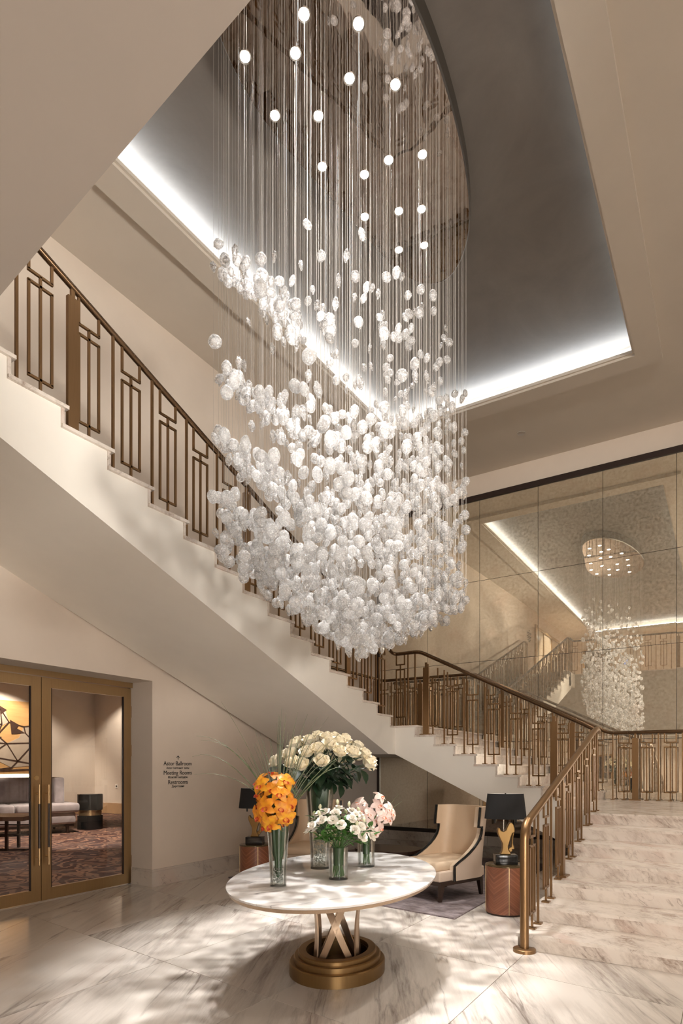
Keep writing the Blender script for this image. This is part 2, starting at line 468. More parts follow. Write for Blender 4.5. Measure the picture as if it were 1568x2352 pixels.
def m_carpet():
    t = NT('patterned_carpet')
    pos = t.n('NewGeometry').outputs['Position']
    wb = t.n('TexNoise', {'Vector': pos, 'Scale': 1.3, 'Detail': 3.0}).outputs['Color']
    wb = t.n('VectorMath', {0: wb, 'Scale': 1.2}, operation='SCALE').outputs[0]
    p2 = t.n('VectorMath', {0: pos, 1: wb}, operation='ADD').outputs[0]
    v = t.n('TexVoronoi', {'Vector': p2, 'Scale': 1.05}, feature='DISTANCE_TO_EDGE').outputs[0]
    rings = t.math('SINE', t.math('MULTIPLY', v, 34.0))
    f = t.ramp(rings, [(0.45, 0.0), (0.6, 1.0)])
    n = t.ramp(t.n('TexNoise', {'Vector': p2, 'Scale': 5.0, 'Detail': 4.0}).outputs[0], [(0.4, 0.0), (0.6, 1.0)])
    c = t.mix(f, (0.055, 0.013, 0.008), (0.28, 0.14, 0.085))
    c = t.mix(t.math('MULTIPLY', n, 0.5), c, (0.10, 0.07, 0.06))
    return t.done(t.n('BsdfPrincipled', {'Base Color': c, 'Roughness': 0.9}).outputs[0])
M['carpet'] = m_carpet()

def m_herring():
    t = NT('herringbone_veneer')
    co = t.n('TexCoord').outputs['Object']
    sp = t.n('SeparateXYZ', {0: co})
    an = t.math('ARCTAN2', sp.outputs[1], sp.outputs[0])
    a2 = t.math('MULTIPLY', an, 4.0 / math.pi)
    tri = t.math('PINGPONG', a2, 1.0)
    st = t.math('ADD', t.math('MULTIPLY', sp.outputs[2], 1.0), t.math('MULTIPLY', tri, 0.135))
    band = t.math('FRACT', t.math('MULTIPLY', st, 36.0))
    line = t.ramp(band, [(0.0, 0.0), (0.08, 1.0), (0.92, 1.0), (1.0, 0.0)])
    idx = t.math('FLOOR', t.math('MULTIPLY', st, 36.0))
    rn = t.n('TexWhiteNoise', {'W': idx}, noise_dimensions='1D').outputs[0]
    c = t.mix(rn, (0.21, 0.075, 0.038), (0.30, 0.115, 0.06))
    c = t.mix(line, (0.12, 0.04, 0.022), c)
    return t.done(t.n('BsdfPrincipled', {'Base Color': c, 'Roughness': 0.35}).outputs[0])
M['veneer'] = m_herring()

# ---------------------------------------------------------------- key dimensions
YM = 12.30                     # mirror wall plane
Z1 = 1.03                      # first landing
Z2 = 2.312                     # second landing
ZU = 5.0                       # upper floor
ZC = 7.66                      # underside of the ceiling border
def wl(y, off=0.0): return -6.47 - 0.027 * y - off   # left wall leans slightly in plan
def soffit_y(x): return 0.74 - 0.128 * (x + 0.638)   # front edge of the balcony
XR = 4.4
YB = -6.2
Q3 = 0.168; T3 = 0.4514
def y3(k): return 8.96 - T3 * (k - 1)
def nose3(y): return Z2 + Q3 * ((8.96 - y) / T3 + 1)
Q2 = (Z2 - Z1) / 8; T2 = 0.338
def x2(j): return -1.95 - T2 * (j - 1)
Q1 = Z1 / 7; T1 = 0.508
def y1(i): return 5.5 + T1 * i
X3 = -4.704                    # outer face of upper flight
Y2 = 9.12                      # outer face of middle flight
XL = -1.6                      # left side of the lower flight

# ---------------------------------------------------------------- floor
fl = tag(MB().box(-7.0, YB, -0.12, XR, YM, -0.012).build('floor', M['grout']), kind='structure')
GX = [-7.0, -6.505, -5.255, -4.005, -2.755, -1.505, -0.255, 0.995, 2.245, 3.495, XR]
def ty(k, x): return 3.42 + 1.65 * k - 0.125 * (x + 3)
for i in range(len(GX) - 1):
    for k in range(-7, 6):
        g = 0.0025
        x0, x1 = GX[i] + g, GX[i + 1] - g
        ys = [(x0, ty(k, x0) + g), (x1, ty(k, x1) + g), (x1, ty(k + 1, x1) - g), (x0, ty(k + 1, x0) - g)]
        if min(p[1] for p in ys) > YM - 0.05 or max(p[1] for p in ys) < YB + 0.05: continue
        ys = [(a, max(YB, min(YM - 0.02, b))) for a, b in ys]
        MB().prism([(a, b, -0.012) for a, b in ys], (0, 0, 0.012)).build('marble_tile', M['floor'], fl)

# ---------------------------------------------------------------- left wall (opening for the double door)
DY0, DY1, DZ = 2.98, 5.66, 2.80
lw = shell('wall_left')
def lpiece(y0, y1, z0, z1, name='wall_panel', mat=None, o0=0.0, o1=0.45):
    return MB().prism([(wl(y0, o0), y0, z0), (wl(y1, o0), y1, z0), (wl(y1, o1), y1, z0), (wl(y0, o1), y0, z0)], (0, 0, z1 - z0)).build(name, mat or M['wall'], lw)
lpiece(YB, DY0, 0, 7.9); lpiece(DY1, YM + 0.1, 0, 7.9); lpiece(DY0, DY1, DZ, 7.9)
bb = shell('baseboard_left')
for (a, b) in [(DY1, 6.62), (6.625, 8.2), (8.205, 9.9), (9.905, YM - 0.05), (-0.9, 0.9), (0.905, DY0)]:
    m = MB().prism([(wl(a, -0.022), a, 0), (wl(b, -0.022), b, 0), (wl(b, 0.01), b, 0), (wl(a, 0.01), a, 0)], (0, 0, 0.20))
    m.prism([(wl(a, -0.014), a, 0.20), (wl(b, -0.014), b, 0.20), (wl(b, 0.01), b, 0.20), (wl(a, 0.01), a, 0.20)], (0, 0, 0.03))
    m.build('marble_block', M['base'], bb)
for (y, s) in ((DY1, -1), (DY0, 1)):     # returns into the door recess
    m = MB().box(wl(y, 0.40), min(y, y + s * 0.022), 0, wl(y, -0.022), max(y, y + s * 0.022), 0.20)
    m.box(wl(y, 0.40), min(y, y + s * 0.014), 0.20, wl(y, -0.014), max(y, y + s * 0.014), 0.23)
    m.build('marble_block', M['base'], bb)

# ---------------------------------------------------------------- mirror wall
bw = tag(MB().box(-7.2, YM + 0.03, -0.1, XR + 0.2, YM + 0.3, 8.2).build('wall_back', M['wall']), kind='structure')
mx = [-6.74, -5.555, -4.376, -3.18, -1.987, -0.773, 0.42, 1.61, 2.80, 4.0]
mz = [0.28, 2.14, 3.82, 5.50, 7.18]
for i in range(len(mx) - 1):
    for k in range(len(mz) - 1):
        g = 0.004
        a, b, c0, c1 = mx[i] + g, mx[i + 1] - g, mz[k] + g, mz[k + 1] - g
        p = MB().box(-(b - a) / 2, -0.006, -(c1 - c0) / 2, (b - a) / 2, 0.006, (c1 - c0) / 2).build('mirror_panel', M['mirror'], bw)
        p.location = ((a + b) / 2, YM + 0.006, (c0 + c1) / 2)
        p.rotation_euler = (random.uniform(-1, 1) * R(0.05), 0, random.uniform(-1, 1) * R(0.07))
MB().box(-6.80, YM + 0.014, 0.2, XR, YM + 0.03, 7.3).build('backing_board', M['frame_dark'], bw)
MB().box(-6.86, YM - 0.03, 7.18, XR, YM + 0.03, 7.29).build('frame_rail', M['frame_dark'], bw)
MB().box(-6.86, YM - 0.03, 0.2, XR, YM + 0.03, 0.28).build('frame_rail', M['frame_dark'], bw)
MB().box(-6.82, YM - 0.03, 0.28, -6.735, YM + 0.03, 7.18).build('frame_stile', M['frame_dark'], bw)
bbb = shell('baseboard_back')
for (a, b) in [(-6.8, -5.5), (-5.495, -4.2), (-4.195, -2.9), (-2.895, -1.65)]:
    MB().box(a, YM - 0.025, 0, b, YM + 0.03, 0.2).build('marble_block', M['base'], bbb)

# right and rear walls
tag(MB().box(XR, YB, -0.1, XR + 0.2, YM + 0.1, 8.0).build('wall_right', M['wall']), kind='structure')
wf = tag(MB().box(-7.2, YB - 0.2, -0.1, XR + 0.2, YB, 8.2).build('wall_front', M['wall']), kind='structure')

# ---------------------------------------------------------------- ceiling, tray, coves
TX0, TX1, TY0, TY1 = -5.20, -1.16, -5.0, 9.88
BW = 0.34
ce = shell('ceiling')
def ring(x0, x1, yy0, yy1, X0, X1, Y0, Y1, z0, z1, name, mat, par=None):
    m = MB()
    m.box(X0, Y0, z0, x0, Y1, z1); m.box(x1, Y0, z0, X1, Y1, z1)
    m.box(x0, Y0, z0, x1, yy0, z1); m.box(x0, yy1, z0, x1, Y1, z1)
    return m.build(name, mat, par or ce)
ring(TX0 - BW, TX1 + BW, TY0 - BW, TY1 + BW, -7.1, XR, YB, YM + 0.1, ZC + 0.07, ZC + 0.2, 'ceiling_panel', M['ceil'])
ring(TX0, TX1, TY0, TY1, TX0 - BW, TX1 + BW, TY0 - BW, TY1 + BW, ZC, ZC + 0.1, 'ceiling_border', M['ceil'])
ring(TX0 + 0.03, TX1 - 0.03, TY0 + 0.03, TY1 - 0.03, TX0 - 0.0, TX1 + 0.0, TY0 - 0.0, TY1 + 0.0, ZC + 0.035, ZC + 0.075, 'cove_lip', M['ceil'])
MB().box(TX0 - BW, TY0 - BW, ZC + 0.27, TX1 + BW, TY1 + BW, ZC + 0.35).build('tray_plaster', M['plaster'], ce)
ring(TX0 - 0.2, TX1 + 0.2, TY0 - 0.2, TY1 + 0.2, TX0 - BW, TX1 + BW, TY0 - BW, TY1 + BW, ZC + 0.1, ZC + 0.27, 'cove_side', M['ceil'])
tr = shell('trim_1')
MB().box(TX0 - 0.10, TY0, ZC + 0.105, TX0 - 0.05, TY1, ZC + 0.125).build('cove_light_strip', M['led'], tr)
MB().box(TX1 + 0.05, TY0, ZC + 0.105, TX1 + 0.065, TY1 - 0.1, ZC + 0.12).build('cove_light_strip', M['led_dim'], tr)
MB().box(TX0, TY1 + 0.05, ZC + 0.105, TX1, TY1 + 0.10, ZC + 0.125).build('cove_light_strip', M['led'], tr)
MB().box(TX0, TY0 - 0.10, ZC + 0.105, TX1, TY0 - 0.05, ZC + 0.125).build('cove_light_strip', M['led'], tr)

# downlights in the ceiling round the tray
def downlight(x, y, z, wv, label, grp, col=WARM, cone=100):
    t = thing('downlight', label, 'downlight', (x, y, z), 0, grp)
    MB().lathe([(0.055, 0.0), (0.075, -0.008), (0.075, 0.0), (0.055, 0.03)], 20).build('trim_ring', M['soffit'], t, True)
    MB().lathe([(0.0, 0.012), (0.055, 0.012)], 20).build('lens', M['downlens'], t)
    if wv:
        L = bpy.data.lights.new('downlight_lamp', 'SPOT'); L.energy = wv; L.color = col
        L.spot_size = R(cone); L.spot_blend = 0.9; L.shadow_soft_size = 0.05
        o = bpy.data.objects.new('downlight_lamp', L); C.objects.link(o); o.parent = t; o.location = (0, 0, -0.03)
    return t
for (x, y, k, where) in [(-3.2, 11.2, 1, 'over the middle stairs'), (-0.3, 11.2, 1, 'over the left end of the lower landing'), (0.6, 8.0, 2.2, 'over the head of the lower stairs'), (0.6, 5.0, 2.2, 'over the foot of the lower stairs'),
                         (2.6, 11.0, 3, 'over the right end of the lower landing'), (2.6, 8.0, 2.2, 'over the upper steps by the right wall'), (2.6, 5.0, 2.2, 'over the lower steps by the right wall'), (0.6, 2.0, 1, 'just outside the balcony edge')]:
    downlight(x, y, ZC + 0.066, DOWN_W * k, 'small round downlight in the cream ceiling ' + where, 'downlights around the ceiling tray')
for (x, y, where) in [(-5.9, -1.5, 'beside the upstairs glazed doors'), (-5.9, -3.9, 'in the far corner past the upstairs glazed doors'), (-0.4, -2.0, 'over the middle of the upper balcony'), (-0.4, -4.2, 'before the upper notice board'), (1.6, -3.0, 'before the upper right lift'), (3.2, -3.0, 'by the right wall of the upper balcony')]:
    downlight(x, y, ZC + 0.066, DOWN_W * 5.0, 'small round downlight ' + where, 'downlights over the upper balcony')

# ---------------------------------------------------------------- balcony over the camera
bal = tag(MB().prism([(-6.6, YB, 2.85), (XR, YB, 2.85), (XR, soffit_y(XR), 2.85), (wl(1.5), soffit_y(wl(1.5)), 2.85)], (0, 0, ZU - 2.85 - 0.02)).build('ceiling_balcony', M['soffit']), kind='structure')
MB().prism([(-6.6, YB, ZU - 0.02), (XR, YB, ZU - 0.02), (XR, soffit_y(XR) + 0.02, ZU - 0.02), (wl(1.5), soffit_y(wl(1.5)) + 0.02, ZU - 0.02)], (0, 0, 0.02)).build('marble_edge', M['tread'], bal)
# upper landing at the head of the upper flight
MB().prism([(wl(2.2), 2.19, ZU - 0.5), (X3, 2.19, ZU - 0.5), (X3, soffit_y(X3) - 0.01, ZU - 0.5), (wl(1.5), soffit_y(wl(1.5)) - 0.01, ZU - 0.5)], (0, 0, 0.48)).build('landing_slab', M['white'], bal)
MB().prism([(wl(2.2), 2.19, ZU - 0.02), (X3, 2.19, ZU - 0.02), (X3, soffit_y(X3) + 0.02, ZU - 0.02), (wl(1.5), soffit_y(wl(1.5)) + 0.02, ZU - 0.02)], (0, 0, 0.02)).build('marble_edge', M['tread'], bal)
for i, (x, y) in enumerate([(-4.2, -1.6), (-1.2, -1.6), (1.8, -1.6), (-4.2, -4.0), (-1.2, -4.0), (1.8, -4.0)]):
    t = thing('ceiling_light_panel', 'long slim light panel recessed in the low lobby ceiling', 'ceiling light', (x, y, 2.85), 0, 'light panels in the low lobby ceiling')
    MB().box(-1.1, -0.14, -0.012, 1.1, 0.14, -0.004).build('diffuser', M['lobby_led'], t)
    m = MB()
    for (a, b, c0, d) in ((-1.13, -0.17, 1.13, -0.14), (-1.13, 0.14, 1.13, 0.17), (-1.13, -0.14, -1.1, 0.14), (1.1, -0.14, 1.13, 0.14)): m.box(a, b, -0.016, c0, d, 0)
    m.build('frame', M['soffit'], t)

# ---------------------------------------------------------------- stairs
NO = 0.03
# lower flight
sl = thing('lower_stair', 'low wide marble stair flight rising from the lobby floor to the first landing', 'stairs')
for i in range(7):
    MB().box(XL, y1(i), Q1 * i, XR - 0.01, y1(i) + 0.03, Q1 * (i + 1) - 0.03).build('riser', M['tread'], sl)
    if i < 6:
        MB().box(XL - 0.01, y1(i) - NO, Q1 * (i + 1) - 0.03, XR - 0.01, y1(i + 1) + 0.03, Q1 * (i + 1)).build('tread', M['tread'], sl)
poly = [(XL + 0.02, y1(0) + 0.03, 0)]
for i in range(6):
    poly += [(XL + 0.02, y1(i) + 0.03, Q1 * (i + 1) - 0.03), (XL + 0.02, y1(i + 1) + 0.03, Q1 * (i + 1) - 0.03)]
poly += [(XL + 0.02, y1(6) + 0.03, Z1 - 0.03), (XL + 0.02, Y2, Z1 - 0.03), (XL + 0.02, Y2, 0)]
MB().prism(poly, (0.1, 0, 0)).build('stringer', M['white'], sl)
# first landing
l1 = thing('lower_landing', 'broad marble landing in front of the mirror wall at the head of the lower stairs', 'landing')
MB().box(XL - 0.01, y1(6) - NO, Z1 - 0.03, XR - 0.01, Y2, Z1).build('marble_slab', M['tread'], l1)
MB().box(-1.95, Y2, Z1 - 0.03, 1.2, YM - 0.02, Z1).build('marble_slab', M['tread'], l1)
MB().box(1.203, Y2, Z1 - 0.03, XR - 0.01, YM - 0.02, Z1).build('marble_slab', M['tread'], l1)
MB().box(-1.95, Y2 + 0.1, Z1 - 0.3, XR - 0.01, YM - 0.02, Z1 - 0.03).build('landing_body', M['white'], l1)
# middle flight
sm = thing('middle_stair', 'marble stair flight with white stepped side climbing along the mirror wall', 'stairs')
for j in range(1, 9):
    x = x2(j); z = Z1 + Q2 * j
    MB().box(x - 0.03, Y2 + 0.0, z - Q2, x, YM - 0.03, z - 0.03).build('riser', M['tread'], sm)
    if j < 8:
        MB().box(x2(j + 1) - 0.03, Y2 - 0.025, z - 0.03, x + NO, YM - 0.03, z).build('tread', M['tread'], sm)
def zb2(x): return 1.84 - 0.482 * (x + 4.704)
poly = [(X3, Y2, 1.84), (X3, Y2, Z2 - 0.03)]
for j in range(8, 0, -1):
    poly += [(x2(j) - 0.03, Y2, Z1 + Q2 * j - 0.03)]
    poly += [(x2(j) - 0.03, Y2, Z1 + Q2 * (j - 1) - 0.03)]
xe = XL + 0.02
poly = poly[:-1] + [(x2(1) - 0.03, Y2, Z1 - 0.03), (xe, Y2, Z1 - 0.03), (xe, Y2, zb2(xe))]
MB().prism(poly, (0, 0.09, 0)).build('stringer', M['white'], sm)
MB().prism([(X3, Y2 + 0.09, 1.84), (xe, Y2 + 0.09, zb2(xe)), (xe, Y2 + 0.09, zb2(xe) + 0.2), (X3, Y2 + 0.09, 2.04)], (0, YM - 0.12 - Y2, 0)).build('soffit', M['white'], sm)
# second landing
l2 = thing('upper_landing', 'square corner landing where the middle and upper stairs meet by the mirror', 'landing')
MB().prism([(wl(8.96), 8.96 - 0.0, Z2 - 0.03), (x2(8) + NO, 8.96 + 0.13, Z2 - 0.03), (x2(8) + NO, YM - 0.03, Z2 - 0.03), (wl(YM), YM - 0.03, Z2 - 0.03)][:0] or
           [(wl(9), 8.99, Z2 - 0.03), (X3 - 0.0, 8.99, Z2 - 0.03), (X3, Y2 - 0.025, Z2 - 0.03), (x2(8) + NO, Y2 - 0.025, Z2 - 0.03), (x2(8) + NO, YM - 0.03, Z2 - 0.03), (wl(YM), YM - 0.03, Z2 - 0.03)], (0, 0, 0.03)).build('marble_slab', M['tread'], l2)
MB().prism([(wl(9), 8.88, 1.84), (X3 - 0.09, 8.88, 1.84), (X3 - 0.09, YM - 0.03, 1.84), (wl(YM), YM - 0.03, 1.84)], (0, 0, Z2 - 0.03 - 1.84)).build('landing_body', M['white'], l2)
# upper flight
su = thing('upper_stair', 'long marble stair flight with white stepped side climbing over the glass doors', 'stairs')
for k in range(1, 17):
    y = y3(k); z = Z2 + Q3 * k
    MB().prism([(wl(y), y - 0.03, z - Q3), (X3 - 0.02, y - 0.03, z - Q3), (X3 - 0.02, y, z - Q3), (wl(y), y, z - Q3)], (0, 0, Q3 - 0.03)).build('riser', M['tread'], su)
    if k < 16:
        MB().prism([(wl(y), y3(k + 1) - 0.03, z - 0.03), (X3 + 0.03, y3(k + 1) - 0.03, z - 0.03), (X3 + 0.03, y + NO, z - 0.03), (wl(y), y + NO, z - 0.03)], (0, 0, 0.03)).build('tread', M['tread'], su)
        MB().prism([(X3 - 0.02, y - 0.03, z - Q3), (X3 + 0.008, y - 0.03, z - Q3), (X3 + 0.008, y, z - Q3), (X3 - 0.02, y, z - Q3)], (0, 0, Q3 - 0.03)).build('riser_end', M['tread'], su)
def zb3(y): return nose3(y) - 0.71
yl = 8.84
poly = [(X3, Y2, 1.84), (X3, 8.88, 1.84)]
poly += [(X3, 1.9, zb3(1.9)), (X3, 1.9, ZU - 0.03), (X3, y3(16) - 0.03, ZU - 0.03)]
for k in range(15, 0, -1):
    poly += [(X3, y3(k + 1) - 0.03, Z2 + Q3 * k - 0.03), (X3, y3(k) - 0.03, Z2 + Q3 * k - 0.03)]
poly += [(X3, y3(1) - 0.03, Z2 - 0.03), (X3, Y2, Z2 - 0.03)]
MB().prism(poly, (-0.09, 0, 0)).build('stringer', M['white'], su)
MB().prism([(X3 - 0.09, 8.88, 1.84), (X3 - 0.09, 1.9, zb3(1.9)), (X3 - 0.09, 1.9, zb3(1.9) + 0.25), (X3 - 0.09, 8.88, 2.09)], (wl(5.4) + 4.83, 0, 0)).build('soffit', M['white'], su)

# ---------------------------------------------------------------- railings
def ornate(e, h, sl, wd=0.2, foot=True):
    # baluster with its foot at the origin; h = height of the handrail axis above it; sl = rail slope along e
    a = wd / 2; m = MB(); ex = Vector((e[0], e[1], 0)); t = 0.0105; b = 0.009
    zr = lambda s: h - 0.03 + sl * s
    zu = h - 0.185 - abs(sl) * a * 0.9
    for s in (-a, a):
        p = ex * s; m.vbar(p.x, p.y, zu, zr(s), e, t, b)
    m.obox((0, 0, zu), ex * (a + t), Vector((-e[1], e[0], 0)) * b, (0, 0, t))
    zt, zbm = zu - 0.085, 0.15
    m.vbar(0, 0, 0.0, zu, e, t, b)
    for s in (-a, a):
        p = ex * s; m.vbar(p.x, p.y, zbm, zt, e, t, b)
    for z in (zt, zbm): m.obox((0, 0, z), ex * (a + t), Vector((-e[1], e[0], 0)) * b, (0, 0, t))
    if foot: m.vbar(0, 0, 0, 0.014, e, 0.036, 0.036)
    return m.mesh('ornate_baluster', M['bronze'])
def plainbar(e, h, foot=True):
    m = MB(); m.vbar(0, 0, 0, h - 0.02, e, 0.0115, 0.010)
    if foot: m.vbar(0, 0, 0, 0.014, e, 0.036, 0.036)
    return m.mesh('plain_baluster', M['bronze'])
def widepost(e, h):
    m = MB(); m.vbar(0, 0, 0, h - 0.10, e, 0.05, 0.018); m.vbar(0, 0, h - 0.10, h - 0.02, e, 0.018, 0.012)
    m.vbar(0, 0, 0, 0.018, e, 0.095, 0.055)
    return m.mesh('wide_post', M['bronze'])
def rail_tube(pts, parent, r=0.03, n=10, mat=None):
    # rounds the corners a little
    out = []
    P = [Vector(p) for p in pts]
    for i, p in enumerate(P):
        if 0 < i < len(P) - 1:
            a = (P[i - 1] - p); b = (P[i + 1] - p); k = min(0.09, a.length * 0.4, b.length * 0.4)
            A = p + a.normalized() * k; B = p + b.normalized() * k
            for t in (0, 0.25, 0.5, 0.75, 1.0):
                out.append(A * (1 - t) ** 2 + p * 2 * t * (1 - t) + B * t * t)
        else: out.append(p)
    return MB().tube(out, r, n).build('handrail', mat or M['bronze_dark'], parent, True)

# upper flight, open side and wall side
def flight3_rail(x, label, name='stair_railing'):
    t = thing(name, label, 'railing')
    e = (0, 1); s3 = -Q3 / T3; RH = 1.16
    h_or = lambda dy: nose3(y3(1) - dy) + RH - (Z2 + Q3)
    mo = ornate(e, h_or(0.16), s3, foot=True); mb = plainbar(e, h_or(0.36)); mp = widepost(e, h_or(0.33))
    for k in range(1, 16):
        z = Z2 + Q3 * k
        put('baluster', mo, t, (x, y3(k) - 0.16, z))
        if k % 5 == 3: put('post', mp, t, (x, y3(k) - 0.32, z))
        else: put('baluster', mb, t, (x, y3(k) - 0.36, z))
    return t, lambda y: nose3(y) + RH
ro, rz3 = flight3_rail(X3 - 0.08, 'bronze railing along the open side of the long upper stairs')
yh = 9.2
rail_tube([(X3 - 0.08, 1.75, rz3(2.1)), (X3 - 0.08, 2.1, rz3(2.1)), (X3 - 0.08, 9.0, rz3(9.0) - 0.0), (X3 - 0.08, yh, Z2 + 1.215), (x2(8) - 0.2, yh, Z2 + 1.215)], ro, 0.029)
rw, _ = flight3_rail(-6.33, 'bronze railing along the wall side of the long upper stairs')
rail_tube([(-6.33, 1.75, rz3(2.1)), (-6.33, 2.1, rz3(2.1)), (-6.33, 9.1, rz3(9.1)), (-6.5, 9.4, Z2 + 1.25)], rw, 0.029)

# middle flight, open side
rm = thing('stair_railing', 'bronze railing along the open side of the middle stairs beside the mirror', 'railing')
e = (1, 0); s2 = -Q2 / T2; RH2 = 1.11
def nose2(x): return Z1 + Q2 * ((-1.95 - x) / T2 + 1)
hx = lambda dx: nose2(x2(1) - dx) + RH2 - (Z1 + Q2)
mo = ornate(e, hx(0.08), s2, 0.17); mb = plainbar(e, hx(0.22)); mp = widepost(e, hx(0.2))
for j in range(1, 8):
    z = Z1 + Q2 * j
    put('baluster', mo, rm, (x2(j) - 0.08, yh, z))
    if j in (1, 7): put('post', mp, rm, (x2(j) - 0.2, yh, z))
    else: put('baluster', mb, rm, (x2(j) - 0.22, yh, z))
mol = ornate(e, 1.215, 0, 0.15); mbl = plainbar(e, 1.215)
for x, m in ((x2(8) - 0.06, mbl), (x2(8) - 0.19, mbl), (x2(8) - 0.33, mol)): put('baluster', m, rm, (x, yh, Z2))
rail_tube([(x2(8) - 0.2, yh, Z2 + 1.215), (x2(8) + 0.02, yh, Z2 + 1.215), (x2(1) + 0.2, yh, nose2(x2(1) + 0.2) + RH2 + 0.04), (XL + 0.06, yh, Z1 + 1.10)], rm, 0.031)

# lower flight, open side
rl = thing('stair_railing', 'bronze railing with thick round newel at the foot of the lower stairs', 'railing')
e = (0, 1); s1 = Q1 / T1; XB = XL + 0.075; RH1 = 1.0
def nose1(y): return Q1 * ((y - 5.5) / T1 + 1)
hy = lambda dy: nose1(y1(0) + dy) + RH1 - Q1
mo = ornate(e, hy(0.19), s1, 0.17); mb = plainbar(e, hy(0.4)); mp = widepost(e, hy(0.4))
for i in range(0, 7):
    z = Q1 * (i + 1)
    put('baluster', mo, rl, (XB, y1(i) + 0.19, z))
    put('post' if i == 2 else 'baluster', mp if i == 2 else mb, rl, (XB, y1(i) + 0.4, z))
NY = 5.44
zt = 1.09
pts = [(XB, NY, 0.03), (XB, NY, zt - 0.10), (XB, NY + 0.012, zt - 0.04), (XB, NY + 0.05, zt + 0.02), (XB, NY + 0.12, zt + 0.06)]
MB().tube(pts, 0.039, 14, ref=(1, 0, 0)).build('newel', M['bronze'], rl, True)
MB().lathe([(0.0, 0.0), (0.098, 0.0), (0.098, 0.028), (0.09, 0.034), (0.0, 0.034)], 28, (XB, NY, 0)).build('newel_base', M['bronze'], rl, True)
yc = yh - 0.25
rail_tube([(XB, NY + 0.10, zt + 0.05), (XB, NY + 0.5, zt + 0.05 + 0.4 * 0.295), (XB, yc - 0.1, 2.135), (XB, yc + 0.02, 2.15), (XB - 0.02, yh, Z1 + 1.10)], rl, 0.036, 12, M['bronze'])

# mirror side: second landing, middle flight, first landing
rr = thing('stair_railing', 'bronze railing standing close against the mirror wall along landings and middle stairs', 'railing')
ym = 12.08; e = (1, 0)
mo2 = ornate(e, 1.215, 0, 0.18); mb2 = plainbar(e, 1.215); mp2 = widepost(e, 1.215)
x = -6.5; i = 0
while x < x2(8) - 0.15:
    put('post' if i % 10 == 5 else 'baluster', mp2 if i % 10 == 5 else (mo2 if i % 2 == 0 else mb2), rr, (x, ym, Z2)); x += 0.175; i += 1
mo = ornate(e, hx(0.08), s2, 0.17); mb = plainbar(e, hx(0.22)); mp = widepost(e, hx(0.2))
for j in range(1, 8):
    z = Z1 + Q2 * j
    put('baluster', mo, rr, (x2(j) - 0.08, ym, z))
    if j in (2, 6): put('post', mp, rr, (x2(j) - 0.2, ym, z))
    else: put('baluster', mb, rr, (x2(j) - 0.22, ym, z))
x = -1.78; i = 1
while x < XR - 0.1:
    put('post' if i % 10 == 3 else 'baluster', mp2 if i % 10 == 3 else (mo2 if i % 2 == 0 else mb2), rr, (x, ym, Z1)); x += 0.185; i += 1
rail_tube([(-6.5, 9.4, Z2 + 1.25), (-6.52, ym, Z2 + 1.24), (x2(8) - 0.1, ym, Z2 + 1.225), (x2(1) + 0.1, ym, Z1 + 1.22), (XR - 0.05, ym, Z1 + 1.21)], rr, 0.03)
for y, m in ((9.5, mb2), (9.8, mb2), (10.1, mb2), (10.4, mb2), (10.7, mb2), (11.0, mb2), (11.3, mb2), (11.6, mb2), (11.85, mb2)):
    put('baluster', m, rr, (-6.5, y, Z2), (0, 0, R(90)))

# balcony railing along the upper floor edge
rb = thing('balcony_railing', 'bronze railing along the edge of the upper floor balcony', 'railing')
ang = math.atan2(-0.128, 1)
x = X3 - 0.02; i = 0
while x < XR - 0.1:
    put('post' if i % 10 == 4 else 'baluster', mp2 if i % 10 == 4 else (mo2 if i % 2 == 0 else mb2), rb, (x, soffit_y(x) - 0.1, ZU), (0, 0, ang)); x += 0.235; i += 1
for y in (2.02, 1.86, 1.7, 1.54, 1.38): put('baluster', mb2, rb, (X3 - 0.08, y, ZU), (0, 0, R(90)))
for y in (2.02, 1.86, 1.7): put('baluster', mb2, rb, (-6.33, y, ZU), (0, 0, R(90)))
rail_tube([(X3 - 0.08, 1.75, ZU + 1.22), (X3 - 0.08, soffit_y(X3) - 0.1, ZU + 1.22), (XR - 0.05, soffit_y(XR) - 0.1, ZU + 1.22)], rb, 0.03)

